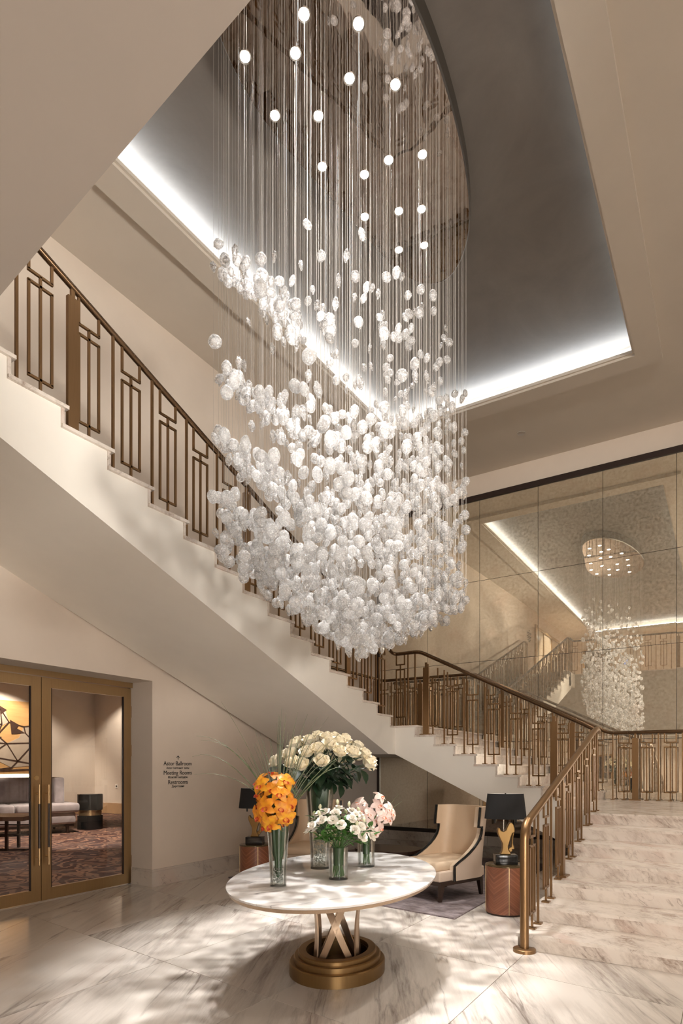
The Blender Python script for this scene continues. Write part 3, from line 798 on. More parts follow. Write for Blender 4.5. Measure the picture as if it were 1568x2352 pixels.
# ---------------------------------------------------------------- lobby glass doors (left wall)
dr = shell('door_1')
def dx(y): return -6.93 - 0.027 * y
tv = Vector((-0.027, 1, 0)).normalized()
def dbox(m, y0, y1_, z0, z1, th=0.05, off=0.0):
    yc_ = (y0 + y1_) / 2
    m.obox((dx(yc_) + off, yc_, (z0 + z1) / 2), tv * ((y1_ - y0) / 2), Vector((tv.y, -tv.x, 0)) * th / 2, (0, 0, (z1 - z0) / 2))
    return m
fy0, fy1, fc = 2.86, 5.77, 4.315
fr = MB()
dbox(fr, fy0, fy0 + 0.1, 0, 2.80, 0.12); dbox(fr, fy1 - 0.1, fy1, 0, 2.80, 0.12); dbox(fr, fy0 + 0.1, fy1 - 0.1, 2.73, 2.80, 0.12)
fr.build('door_frame', M['door_bronze'], dr)
def leaf(y0, y1_, hinge_y, hy_):
    m = MB(); s = 0.125
    dbox(m, y0, y0 + s, 0.012, 2.72); dbox(m, y1_ - s, y1_, 0.012, 2.72)
    dbox(m, y0 + s, y1_ - s, 0.012, 0.155); dbox(m, y0 + s, y1_ - s, 2.60, 2.72)
    lf = m.build('door_leaf', M['door_bronze'], dr)
    dbox(MB(), y0 + s, y1_ - s, 0.155, 2.60, 0.012).build('pane', M['pane'], lf)
    g = MB()
    for a, b in ((y0 + s, y0 + s + 0.012), (y1_ - s - 0.012, y1_ - s)): dbox(g, a, b, 0.155, 2.60, 0.02, 0.012)
    g.build('gasket', M['frame_dark'], lf)
    h = MB(); h.mi = 0
    off = 0.085
    for z0, z1 in ((0.45, 0.66), (1.19, 1.42)):
        h.tube([(dx(hy_) + off, hy_, z0), (dx(hy_) + off, hy_, z1)], 0.016, 10)
    for z in (0.55, 1.31): h.tube([(dx(hy_) + 0.02, hy_, z), (dx(hy_) + off, hy_, z)], 0.010, 8)
    h.mi = 1
    h.tube([(dx(hy_) + off, hy_, 0.66), (dx(hy_) + off, hy_, 1.19)], 0.0155, 10)
    h.build('handle', [M['door_bronze'], M['darkwood']], lf, True)
    for z in (0.32, 1.86, 2.40):
        MB().tube([(dx(hinge_y) + 0.035, hinge_y, z - 0.08), (dx(hinge_y) + 0.035, hinge_y, z + 0.08)], 0.012, 8).build('hinge', M['door_bronze'], lf, True)
    return lf
la = leaf(fy0 + 0.105, fc - 0.004, fy0 + 0.1, fc - 0.062)
leaf(fc + 0.004, fy1 - 0.105, fy1 - 0.1, fc + 0.062)
MB().tube([(dx(4.25) + 0.025, 4.25, 1.5), (dx(4.25) + 0.04, 4.25, 1.5)], 0.028, 14).build('lock', M['brass'], la, True)
MB().prism([(wl(DY0, 0.40), DY0, -0.01), (wl(DY1, 0.40), DY1 + 0.1, -0.01), (wl(DY1, 0.75), DY1 + 0.1, -0.01), (wl(DY0, 0.75), DY0, -0.01)], (0, 0, 0.012)).build('threshold', M['floor'], dr)

# upstairs door on the left wall
d2 = shell('door_2')
def d2box(m, y0, y1_, z0, z1, o0, o1):
    m.prism([(wl(y0, o0), y0, z0), (wl(y1_, o0), y1_, z0), (wl(y1_, o1), y1_, z0), (wl(y0, o1), y0, z0)], (0, 0, z1 - z0)); return m
m = MB()
for a in (-3.5, -2.3, -1.1, 0.1): d2box(m, a, a + 0.09, ZU, 7.2, -0.06, 0)
d2box(m, -3.41, 0.1, 7.1, 7.2, -0.06, 0); d2box(m, -3.41, 0.1, ZU, ZU + 0.12, -0.06, 0)
m.build('door_frame', M['door_bronze'], d2)
for a in (-3.41, -2.21, -1.01): d2box(MB(), a, a + 1.11, ZU + 0.12, 7.1, -0.03, 0).build('door_panel', plain('pale_glazed_panel', (0.72, 0.63, 0.5), 0.15), d2)

# ---------------------------------------------------------------- wall lettering
def lettering(lines, org, right, up, th, parent, mat):
    right = Vector(right).normalized(); up = Vector(up).normalized(); nn = right.cross(up)
    mw = Matrix((right.to_4d(), up.to_4d(), nn.to_4d(), (0, 0, 0, 1))).transposed()
    for txt, size, u, v, bold in lines:
        cu = bpy.data.curves.new('line', 'FONT'); cu.body = txt; cu.size = size; cu.align_x = 'CENTER'
        cu.extrude = th; cu.offset = 0.0
        ob = bpy.data.objects.new('line', cu); C.objects.link(ob)
        dg = bpy.context.evaluated_depsgraph_get()
        me = bpy.data.meshes.new_from_object(ob.evaluated_get(dg))
        bpy.data.objects.remove(ob); bpy.data.curves.remove(cu)
        me.materials.clear(); me.materials.append(mat)
        o = put('text_line', me, parent)
        mm = Matrix(mw[:]) if False else mw.copy()
        p = Vector(org) + right * u + up * v
        o.matrix_local = Matrix.Translation(p) @ mm.to_3x3().to_4x4()
SIGN = [('Astor Ballroom', 0.086, 0, -0.138, True), ('Astor салтанат залы', 0.046, 0, -0.188, False),
        ('Meeting Rooms', 0.086, 0, -0.270, True), ('Мәжіліс залдары', 0.046, 0, -0.320, False),
        ('Restrooms', 0.086, 0, -0.402, True), ('Дәретхана', 0.046, 0, -0.448, False)]
def arrow(org, parent):
    o = Vector(org); m = MB()
    m.bar(o + tv * 0 + Vector((0, 0, -0.055)), o + Vector((0, 0, 0.0)), 0.004, 0.008, (1, 0, 0))
    m.bar(o, o + tv * 0.03 + Vector((0, 0, -0.03)), 0.004, 0.008, (1, 0, 0)); m.bar(o, o - tv * 0.03 + Vector((0, 0, -0.03)), 0.004, 0.008, (1, 0, 0))
    m.build('arrow', M['text'], parent)
ws = thing('wall_sign', 'black lettering on the cream wall listing ballroom, meeting rooms and restrooms beside the doors', 'sign')
ys_ = 6.13
lettering(SIGN, (wl(ys_) + 0.004, ys_, 1.79), tv, (0, 0, 1), 0.001, ws, M['text'])
arrow((wl(ys_) + 0.004, ys_, 1.79), ws)
ws2 = thing('wall_sign', 'small black directional lettering on the wall beside the upstairs doors', 'sign')
lettering(SIGN, (wl(0.9) + 0.004, 0.9, 6.85), tv, (0, 0, 1), 0.001, ws2, M['text'])
arrow((wl(0.9) + 0.004, 0.9, 6.85), ws2)

# ---------------------------------------------------------------- lounge behind the glass doors
LX, LY = -19.1, 13.75
tag(MB().box(LX - 0.1, -3.0, -0.12, -6.9, LY + 0.1, -0.008).build('floor', M['carpet']), kind='structure')
tag(MB().box(LX - 0.2, -3.0, -0.1, LX, LY + 0.2, 4.6).build('wall_lounge_back', M['wall']), kind='structure')
tag(MB().box(LX, LY, -0.1, -7.3, LY + 0.2, 4.6).build('wall_lounge_side', M['wall']), kind='structure')
tag(MB().box(LX, -3.2, -0.1, -7.0, -3.0, 4.6).build('wall_lounge_near', M['wall']), kind='structure')
tag(MB().box(LX - 0.2, -3.2, 4.4, -6.9, LY + 0.2, 4.6).build('ceiling', M['ceil']), kind='structure')
lb = shell('baseboard_lounge')
oak = plain('pale_oak_board', (0.48, 0.30, 0.16), 0.5, var=0.08)
m = MB(); m.box(LX, -3, 0, LX + 0.03, LY, 0.36); m.build('board', oak, lb)
m = MB(); m.box(LX, LY - 0.03, 0, -8, LY, 0.36); m.build('board', oak, lb)
so = thing('wall_socket', 'small white power socket on the side wall of the lounge', 'socket', (-17.9, LY, 0.95))
MB().box(-0.07, -0.012, -0.07, 0.07, 0, 0.07).build('plate', M['white'], so); MB().lathe([(0.0, -0.0), (0.035, 0.0)], 14).build('outlet', M['shade_in'], so, True).matrix_local = Matrix.Translation((0, -0.013, 0)) @ Matrix.Rotation(R(90), 4, 'X')
# artwork
art = thing('wall_art', 'honey wood wall panel with dark angular line drawing behind the lounge sofa', 'artwork', (LX + 0.02, 9.4, 1.4))
MB().box(0, -2.5, 0, 0.05, 2.45, 2.3).build('wood_panel', M['plywood'], art)
def P(u, v): return (0.052, (u - 0) * 1.0, v)
poly_g = [(0.95, 2.02), (1.12, 1.95), (1.22, 1.62), (1.0, 1.5), (0.85, 1.2), (1.15, 0.95), (1.55, 1.15), (1.7, 1.5), (2.4, 1.62), (2.4, 1.25), (2.05, 1.0), (2.4, 0.8), (2.4, 0.3), (1.3, 0.2), (0.6, 0.55), (0.3, 1.0), (0.55, 1.35), (0.8, 1.7)]
MB().prism([P(*q) for q in poly_g], (0.006, 0, 0)).build('grey_inlay', M['panel_grey'], art)
dk = MB()
for tri in ([(1.25, 1.7), (1.55, 1.55), (1.3, 1.25)], [(1.3, 1.25), (1.75, 1.3), (1.45, 1.45)], [(2.0, 1.05), (2.35, 0.7), (2.1, 0.3)], [(0.2, 0.55), (0.9, 0.35), (0.5, 0.1)], [(0.3, 1.25), (1.0, 1.15), (0.9, 1.05)], [(0.93, 2.12), (1.15, 2.0), (0.98, 1.85)]):
    dk.prism([(0.059, a, b) for a, b in tri], (0.006, 0, 0))
dk.build('dark_inlay', M['panel_dark'], art)
ln = MB()
rn = random.Random(3)
nodes = [(0.1, 1.4), (1.0, 1.55), (0.3, 1.0), (0.6, 0.55), (1.15, 0.95), (1.5, 0.4), (2.05, 1.0), (2.4, 0.8), (2.4, 1.62), (1.7, 1.5), (0.85, 1.2), (1.22, 1.62), (0.95, 2.02), (0.5, 0.1), (2.4, 0.15), (1.3, 0.2), (0.75, 2.25), (1.75, 1.3), (2.1, 0.3), (-0.8, 0.75), (-1.2, 1.5)]
for a, b in [(0, 1), (1, 12), (12, 11), (11, 9), (9, 8), (1, 10), (10, 2), (2, 3), (3, 5), (5, 6), (6, 4), (4, 10), (4, 3), (4, 5), (6, 7), (5, 15), (15, 13), (13, 14), (3, 13), (2, 4), (12, 16), (9, 17), (17, 6), (11, 10), (6, 18), (18, 14), (5, 18), (0, 10), (19, 2), (20, 0), (19, 13), (20, 10)]:
    ln.bar((0.062, *nodes[a]), (0.062, *nodes[b]), 0.035, 0.012, (1, 0, 0))
ln.build('line_inlay', M['panel_dark'], art)
MB().box(0.0, -2.4, -0.1, 0.05, 2.4, -0.03).build('backlight_strip', M['backlight'], art)
# sofa
def frame_at(p, d):
    return Vector(p), Vector((math.cos(d), math.sin(d), 0)), Vector((-math.sin(d), math.cos(d), 0))
sf = thing('sofa', 'long grey velvet sofa with dark shell in the lounge behind the glass doors', 'sofa', (-13.6, 9.42, 0), R(73))
# local: +x to the sofa's right end, +y to its back; origin at the front right corner
def rbox(name, x0, y0, z0, x1, y1, z1, mat, par, bev=0.05):
    o = MB().box(x0, y0, z0, x1, y1, z1).build(name, mat, par)
    b = o.modifiers.new('bevel', 'BEVEL'); b.width = bev; b.segments = 3
    o.data.polygons.foreach_set('use_smooth', [True] * len(o.data.polygons))
    return o
rbox('base', -4.4, 0.05, 0.22, -0.12, 1.35, 0.50, M['velvet'], sf)
MB().box(-4.35, 0.1, 0.16, -0.15, 1.3, 0.22).build('plinth', M['darkwood'], sf)
for i in range(3): rbox('seat_cushion', -4.4 + i * 1.46, 0.0, 0.50, -4.4 + (i + 1) * 1.46 - 0.02, 1.1, 0.73, M['velvet'], sf, 0.06)
for i in range(3): rbox('back_cushion', -4.35 + i * 1.28, 0.80, 0.73, -4.35 + (i + 1) * 1.28 - 0.03, 1.12, 1.36, M['velvet'], sf, 0.1)
rbox('backrest', -4.4, 1.12, 0.25, -0.28, 1.34, 1.34, M['velvet_dark'], sf, 0.04)
rbox('armrest', -0.52, 0.42, 0.70, -0.28, 1.34, 1.36, M['velvet'], sf, 0.05)
for x, y in ((-0.3, 0.15), (-0.3, 1.25), (-4.2, 0.15), (-4.2, 1.25)): MB().lathe([(0.03, 0), (0.045, 0.16)], 12, (x, y, 0)).build('leg', M['darkwood'], sf, True)
# side table
st = thing('side_table', 'black lacquer drum side table with brass band beside the lounge sofa', 'side table', (-14.2, 10.08, 0))
MB().lathe([(0, 0), (0.315, 0), (0.315, 0.36), (0, 0.36)], 40).build('base', M['black'], st, True)
MB().lathe([(0, 0.36), (0.285, 0.36), (0.285, 0.50), (0, 0.50)], 40).build('band', M['brass'], st, True)
MB().lathe([(0, 0.50), (0.315, 0.50), (0.315, 0.90), (0.30, 0.915), (0, 0.915)], 40).build('top', M['black'], st, True)
# lounge coffee table
ct = thing('coffee_table', 'low dark wood table with slim metal legs in front of the lounge sofa', 'coffee table', (-11.9, 6.6, 0), R(32.3))
MB().box(-2.1, -0.35, 0.60, 0.5, 0.55, 0.68).build('tabletop', plain('brown_table_wood', (0.11, 0.05, 0.03), 0.3, var=0.2), ct)
for x in (-1.9, 0.0):
    MB().box(x - 0.025, -0.025, 0, x + 0.025, 0.025, 0.60).build('leg', M['darkwood'], ct); MB().box(x - 0.025, 0.42, 0, x + 0.025, 0.47, 0.60).build('leg', M['darkwood'], ct)
for z in (0.30, 0.49):
    MB().box(-1.9, -0.012, z, 0.5, 0.012, z + 0.02).build('stretcher', M['darkwood'], ct)
def spot(loc, aim, wv, cone, blend=0.5, col=WARM, size=0.05):
    L = bpy.data.lights.new('spot', 'SPOT'); L.energy = wv; L.color = col; L.spot_size = R(cone); L.spot_blend = blend; L.shadow_soft_size = size
    o = bpy.data.objects.new('spot_lamp', L); C.objects.link(o); o.location = loc
    o.rotation_euler = (Vector(aim) - Vector(loc)).to_track_quat('-Z', 'Y').to_euler(); return o
for i, (loc, aim, wv, cone) in enumerate([((-12.4, 8.6, 4.35), (-12.6, 8.8, 0), 1700, 62), ((-9.6, 5.6, 4.35), (-9.6, 5.6, 0), 420, 80), ((-17.8, 9.6, 4.35), (-19.1, 10.6, 1.9), 900, 85), ((-15.8, 6.5, 4.35), (-15.8, 6.6, 0), 1000, 70), ((-16.8, 12.6, 4.35), (-17.5, 13.7, 1.5), 350, 85)]):  # second lamp is added to lighten the carpet near the doors
    downlight(loc[0], loc[1], 4.4, 0, 'small round recessed downlight in the lounge ceiling', 'downlights in the lounge ceiling')
    spot(loc, aim, wv, cone)

# ---------------------------------------------------------------- lift lobby walls (seen only in the mirror)
def lift_wall(z0, x_list, top, kindlabel):
    for i, x in enumerate(x_list):
        d = shell('door_3')
        m = MB(); m.box(x - 0.62, YB, z0, x - 0.54, YB + 0.05, z0 + 2.2); m.box(x + 0.54, YB, z0, x + 0.62, YB + 0.05, z0 + 2.2); m.box(x - 0.54, YB, z0 + 2.12, x + 0.54, YB + 0.05, z0 + 2.2)
        m.build('door_frame', M['door_bronze'], d)
        for s in (-1, 1):
            MB().box(x + (0.005 if s > 0 else -0.54), YB, z0, x + (0.54 if s > 0 else -0.005), YB + 0.02, z0 + 2.12).build('door_leaf', M['darkwood'], d)
lift_wall(0.0, (-5.2, 1.9), 2.2, 'lobby'); lift_wall(ZU, (-5.2, 1.9), 2.2, 'upper')
for z0, fl_name in ((0.0, 'lower lobby'), (ZU, 'upper balcony')):
    for k, x in enumerate((-4.0, 0.55)):
        where = 'beside the dark lift doors' if k == 0 else 'next to the hanging notice board'
        t = thing('lift_screen', 'small blue lit screen %s on the %s wall' % (where, fl_name), 'screen', (x, YB, z0 + 1.45))
        MB().box(-0.13, 0, -0.22, 0.13, 0.03, 0.22).build('bezel', M['black'], t)
        MB().box(-0.075, 0.03, -0.09, 0.075, 0.034, 0.12).build('display', M['screen_blue'], t)
    t = thing('notice_board', 'tall black notice board with orange plaque on the %s wall' % fl_name, 'sign', (-1.0, YB, z0 + 1.55))
    MB().box(-0.19, 0, -0.42, 0.19, 0.03, 0.42).build('panel', M['black'], t)
    MB().box(-0.06, 0, -1.2, 0.06, 0.03, -0.55).build('plaque', M['sign_orange'], t)
    m = MB()
    for r_ in range(5): m.box(-0.13, 0.03, 0.32 - r_ * 0.15, 0.13 - 0.05 * (r_ % 2), 0.033, 0.25 - r_ * 0.15)
    m.build('entry_lines', M['shade_in'], t)
for x in (-4.6, -2.4, -0.2, 2.0):  # lamps added to brighten the lift wall that the mirror reflects
    downlight(x, -5.3, 2.85, 300, 'small round downlight added in the low ceiling to brighten the lift wall', 'added downlights before the lift doors')

# ---------------------------------------------------------------- chandelier
OUT = [(-3.45, 6.75), (-3.50, 6.34), (-3.58, 5.60), (-3.68, 4.90), (-3.71, 4.40), (-3.66, 4.0), (-3.55, 3.63), (-3.33, 3.31), (-2.95, 3.08), (-2.57, 3.14), (-2.28, 3.53), (-2.12, 4.15), (-2.10, 4.80), (-2.16, 5.45), (-2.27, 6.05), (-2.45, 6.62), (-2.72, 7.03), (-3.0, 7.22), (-3.25, 7.12)]
def smooth_loop(p, it=2):
    for _ in range(it):
        q = []
        for i in range(len(p)):
            a = Vector(p[i]); b = Vector(p[(i + 1) % len(p)])
            q += [tuple(a * 0.75 + b * 0.25), tuple(a * 0.25 + b * 0.75)]
        p = q
    return p
LO = smooth_loop(OUT)
CX = sum(p[0] for p in LO) / len(LO); CY = sum(p[1] for p in LO) / len(LO)
def scaled(s): return [(CX + (a - CX) * s, CY + (b - CY) * s) for a, b in LO]
ZP = 7.72
ch = thing('chandelier', 'huge chandelier of glass pebbles on fine wires under a polished pebble shaped ceiling plate', 'chandelier', (0, 0, 0))
m = MB(); rows = []
for s, z in ((1.0, ZC + 0.27), (1.0, ZP + 0.02), (0.985, ZP)):
    rows.append([(a, b, z) for a, b in scaled(s)])
vs = [p for r in rows for p in r]; n = len(LO); fs = []
for i in range(2):
    for j in range(n): fs.append((i * n + j, i * n + (j + 1) % n, (i + 1) * n + (j + 1) % n, (i + 1) * n + j))
m.add(vs, fs); m.build('plate_rim', plain('dark_plate_rim', (0.10, 0.085, 0.07), 0.4, 0.7), ch)
m = MB(); m.prism([(a, b, ZP) for a, b in scaled(0.985)], (0, 0, 0.02)); m.build('ceiling_plate', M['polished'], ch)
SPOTS = [(-3.50, 3.99), (-3.12, 4.20), (-2.56, 4.31), (-2.83, 4.61), (-2.51, 4.87), (-3.58, 4.50), (-3.24, 4.72), (-2.88, 5.44), (-2.57, 5.57), (-3.48, 5.14), (-3.16, 5.44), (-3.40, 5.86), (-3.05, 6.0), (-2.83, 6.11), (-3.28, 6.45), (-3.0, 6.55), (-3.2, 3.62), (-2.62, 3.6), (-2.9, 4.02)]
KEYS = [(-2.9, 4.02), (-2.83, 4.61)]
sp_ring = MB().lathe([(0.042, 0.0), (0.055, -0.006), (0.055, 0.0)], 18).mesh('spot_ring', M['steel'], True)
sp_lens = MB().lathe([(0.0, -0.003), (0.042, -0.003)], 18).mesh('spot_lens', M['bulb'])
L = bpy.data.lights.new('chandelier_spot', 'SPOT'); L.energy = SPOT_W; L.color = NEUT; L.spot_size = R(26); L.spot_blend = 0.8; L.shadow_soft_size = 0.035
LK = L.copy(); LK.energy = KEY_W; LK.spot_size = R(38); LK.shadow_soft_size = 0.07
for (x, y) in SPOTS:
    s_ = put('spot_fitting', sp_ring, ch, (x, y, ZP)); put('spot_lens', sp_lens, s_, (0, 0, 0))
    o = bpy.data.objects.new('chandelier_spot', LK if (x, y) in KEYS else L); C.objects.link(o); o.parent = ch; o.location = (x, y, ZP - 0.02)

def pebble_mesh(seed):
    rg = random.Random(seed); m = MB(); n, k = 10, 7; vs = []; fs = []
    off = Vector((seed * 3.1, seed * 1.7, 0))
    prof = []
    for i in range(1, k):
        th = math.pi * i / k
        for j in range(n):
            ph = 2 * math.pi * j / n
            d = Vector((math.sin(th) * math.cos(ph), math.sin(th) * math.sin(ph), math.cos(th)))
            r = 1 + 0.10 * mnoise.noise(d * 1.6 + off)
            vs.append(d * r)
    top = len(vs); vs.append(Vector((0, 0, 1.0))); bot = len(vs); vs.append(Vector((0, 0, -1.0)))
    for i in range(k - 2):
        for j in range(n): fs.append((i * n + j, i * n + (j + 1) % n, (i + 1) * n + (j + 1) % n, (i + 1) * n + j))
    for j in range(n): fs.append((top, (j + 1) % n, j)); fs.append((bot, (k - 2) * n + j, (k - 2) * n + (j + 1) % n))
    return vs, fs
def facet_mesh(seed):
    rg = random.Random(seed); vs = []; fs = []; n = 7
    rings = [(0.35, 0.85), (0.85, 0.25), (0.80, -0.25), (0.35, -0.95)] if seed % 2 == 0 else [(0.45, 0.6), (0.8, 0.15), (0.55, -0.55), (0.16, -1.15)]
    for i, (r, z) in enumerate(rings):
        for j in range(n):
            a = 2 * math.pi * (j + 0.5 * (i % 2)) / n
            q = r * rg.uniform(0.85, 1.12)
            vs.append(Vector((q * math.cos(a), q * math.sin(a) * 0.75, z + rg.uniform(-0.08, 0.08))))
    for i in range(len(rings) - 1):
        for j in range(n):
            a, b, c, d = i * n + j, i * n + (j + 1) % n, (i + 1) * n + (j + 1) % n, (i + 1) * n + j
            fs += [(a, b, c), (a, c, d)]
    fs.append(tuple(range(n - 1, -1, -1))); fs.append(tuple((len(rings) - 1) * n + j for j in range(n)))
    return vs, fs
KINDS = [(pebble_mesh(s), True, 'pebble') for s in (1, 2, 3, 4)] + [(facet_mesh(s), False, 'facet') for s in (10, 11, 12)]
def inside(x, y, poly):
    c = False; j = len(poly) - 1
    for i in range(len(poly)):
        xi, yi = poly[i]; xj, yj = poly[j]
        if (yi > y) != (yj > y) and x < (xj - xi) * (y - yi) / (yj - yi) + xi: c = not c
        j = i
    return c
inner = scaled(0.97)
rg = random.Random(21)
cols = []
tries = 0
while len(cols) < 420 and tries < 40000:
    tries += 1
    x = rg.uniform(-3.75, -2.05); y = rg.uniform(3.0, 7.3)
    if not inside(x, y, inner): continue
    if any((x - a) ** 2 + (y - b) ** 2 < 0.0062 for a, b in cols): continue
    cols.append((x, y))
cr = []
wires = MB()
def env(q):
    # lower envelope of the cloud across its width
    if q < 0.03: return 1478 - (0.03 - q) / 0.244 * 232
    return 1478 - (q - 0.03) / 0.155 * 118
for (x, y) in cols:
    r_ = 0.8453 * x + 0.5344 * y; d_ = -0.5344 * x + 0.8453 * y
    q = r_ / d_; de = d_ * 0.75 + 5.6 * 0.25
    side = max(0.0, min(1.0, (q + 0.13) / 0.20))      # 0 at the near left end, 1 at the right
    lift = 0.9 * max(0.0, -3.0 - x) * max(0.0, min(1.0, y - 4.6))
    hz = lambda v: 1.64 + (1760 - v) / 1405 * de + lift
    e0 = env(q); zs = []
    for off, pr, jt in ((0, 0.98, 28), (88, 0.88, 14), (218, 0.85, 16), (368, 0.80, 22), (605, 0.92, 22)):
        if off > 500 and q > -0.07: pr = 0.09
        if rg.random() < pr * (1 - 0.22 * side * (off > 0)):
            zs.append(hz(min(e0 + 34, e0 - off + rg.gauss(0, jt + 70 * side * (off > 0)))))
    if side > 0.3:
        for _ in range(3):
            if rg.random() < 0.34: zs.append(hz(e0 - 40 - (e0 - 700) * rg.random() ** 1.5))
        if rg.random() < 0.13: zs.append(hz(rg.uniform(560, 780)))
    elif rg.random() < 0.35: zs.append(hz(e0 - rg.uniform(0, 60)))
    if not zs: continue
    zs = [z for z in zs if z < 6.2]
    for z in zs: cr.append((x + rg.uniform(-0.012, 0.012), y + rg.uniform(-0.012, 0.012), z))
    zl = min(zs)
    wires.tube([(x, y, zl), (x, y, ZP)], 0.0009, 3, cap=False)
print('crystals', len(cr), len(cols))
wires.build('wire', M['wire'], ch, False, False)['kind'] = 'stuff'
cam_p = Vector((0, 0, 1.64))
cr.sort(key=lambda p: (Vector(p) - cam_p).length)
shared = [None] * len(KINDS)
for i, ((vs, fs), smo, mk) in enumerate(KINDS):
    m = MB(); m.add(vs, fs); shared[i] = m.mesh('crystal', M[mk], False, True)
    if smo: shared[i].polygons.foreach_set('use_smooth', [True] * len(shared[i].polygons))
rest = {'pebble': MB(), 'facet': MB()}
for i, p in enumerate(cr):
    k = rg.choice((0, 1, 2, 3, 0, 1, 2, 4, 5, 6)) if i % 3 else rg.randrange(7)
    s = rg.uniform(0.041, 0.055) * (0.85 if p[2] > 5.0 else 1.0)
    sx = (s, s * rg.uniform(0.6, 0.85), s * rg.uniform(0.95, 1.15)) if k < 4 else (s * 0.8, s * 0.8, s * rg.uniform(1.0, 1.25))
    rot = (rg.uniform(-0.35, 0.35), rg.uniform(-0.35, 0.35), rg.uniform(0, 6.28))
    if i < 300:
        o = put('crystal', shared[k], ch, p, rot); o.scale = sx
    else:
        mt = Matrix.LocRotScale(Vector(p), __import__('mathutils').Euler(rot), Vector(sx))
        (vs, fs), smo, mk = KINDS[k]
        rest[mk].add([mt @ v for v in vs], fs)
for mk in rest:
    o = rest[mk].build('crystal_cloud', M[mk], ch, False, False); o['kind'] = 'stuff'
    if mk == 'pebble': o.data.polygons.foreach_set('use_smooth', [True] * len(o.data.polygons))

# ---------------------------------------------------------------- centre table
TCX, TCY, TZ = -2.668, 4.16, 0.78
ta, tb = 0.779, 1.245
tab = thing('lobby_table', 'oval white marble table on crossed bronze ribbons in the middle of the lobby', 'table', (TCX, TCY, 0), R(17))
MB().ell([(ta - 0.012, tb - 0.012, TZ - 0.022), (ta, tb, TZ - 0.016), (ta, tb, TZ - 0.004), (ta - 0.006, tb - 0.006, TZ)], 72).build('tabletop', M['top'], tab, True)
MB().ell([(ta - 0.06, tb - 0.06, TZ - 0.055), (ta - 0.02, tb - 0.02, TZ - 0.045), (ta - 0.012, tb - 0.012, TZ - 0.022)], 72).build('top_edge', M['ribbon'], tab, True)
def ering(a0, b0, a1, b1, z0, z1, name, mat, n=56):
    m = MB(); vs = []
    for (a, b, z) in ((a0, b0, z0), (a0, b0, z1 - 0.008), (a0 - 0.008, b0 - 0.008, z1), (a1, b1, z1), (a1, b1, z0)):
        for j in range(n):
            t = 2 * math.pi * j / n; vs.append((a * math.cos(t), b * math.sin(t), z))
    fs = []
    for i in range(5):
        for j in range(n):
            i2 = (i + 1) % 5; fs.append((i * n + j, i * n + (j + 1) % n, i2 * n + (j + 1) % n, i2 * n + j))
    m.add(vs, fs); return m.build(name, mat, tab, True)
ering(0.378, 0.46, 0.24, 0.315, 0.0, 0.10, 'base_step', M['base_bronze'])
ering(0.343, 0.42, 0.24, 0.315, 0.10, 0.145, 'base_step', M['base_bronze'])
ering(0.31, 0.385, 0.245, 0.32, 0.145, 0.18, 'base_step', M['base_bronze'])
MB().ell([(0.24, 0.315, 0.012), (0.24, 0.315, 0.03)], 48).build('base_well', M['darkwood'], tab)
def ribbon_leg(a0, a1, bulge=0.0):
    pts = []; sd = []
    for i in range(13):
        t = i / 12
        an = a0 + (a1 - a0) * (t ** 0.9)
        rr_ = 1.0 - 0.45 * math.sin(math.pi * min(1, t * 0.9)) * 0.6
        ra = 0.215 * rr_ + 0.03 * t; rb_ = 0.285 * rr_ + 0.05 * t
        pts.append((ra * math.cos(an), rb_ * math.sin(an), 0.03 + (TZ - 0.085) * t))
        tg = Vector((-ra * math.sin(an), rb_ * math.cos(an), 0)).normalized()
        sd.append(tg * (0.034 - 0.006 * math.sin(math.pi * t)))
    return MB().ribbon(pts, sd, 0.012).build('ribbon_leg', M['ribbon'], tab, True)
for base_a, tops in ((-124, (-38, -146)), (-24, (-112, 0)), (56, (142, 32)), (156, (68, 180))):
    for q in tops: ribbon_leg(R(base_a), R(q))

# ---------------------------------------------------------------- vases
def vase(name, label, x, y, prof, th=0.006, water=None, beads=0.0, grp=None):
    t = thing(name, label, 'vase', (x, y, TZ))
    rin = [(max(0.004, r - th), z) for r, z in prof if z > 0.0]
    outer = [(0.0, 0.0)] + prof
    inner_ = [(prof[-1][0] - th, prof[-1][1])] + [(r - th, z) for r, z in reversed(prof[:-1])]
    inner_ = [(r, max(z, 0.018)) for r, z in inner_] + [(0.0, 0.018)]
    MB().lathe(outer + inner_, 36).build('vessel', M['glass'], t, True)
    rim = prof[-1]
    return t
vo = vase('glass_vase', 'tall flared glass vase lined with dark leaves holding the orange orchids', -2.735, 3.475, [(0.058, 0), (0.062, 0.12), (0.072, 0.3), (0.085, 0.475)])
vr = vase('glass_vase', 'tallest clear glass vase holding the white roses at the far side of the table', -2.915, 4.27, [(0.08, 0), (0.082, 0.15), (0.10, 0.42), (0.128, 0.72)])
vl = vase('glass_vase', 'short straight glass vase with green stems holding the small white blooms', -2.515, 3.935, [(0.073, 0), (0.073, 0.24)])
vp = vase('glass_vase', 'short glass vase holding the pale pink orchids', -2.632, 4.56, [(0.073, 0), (0.073, 0.25)])
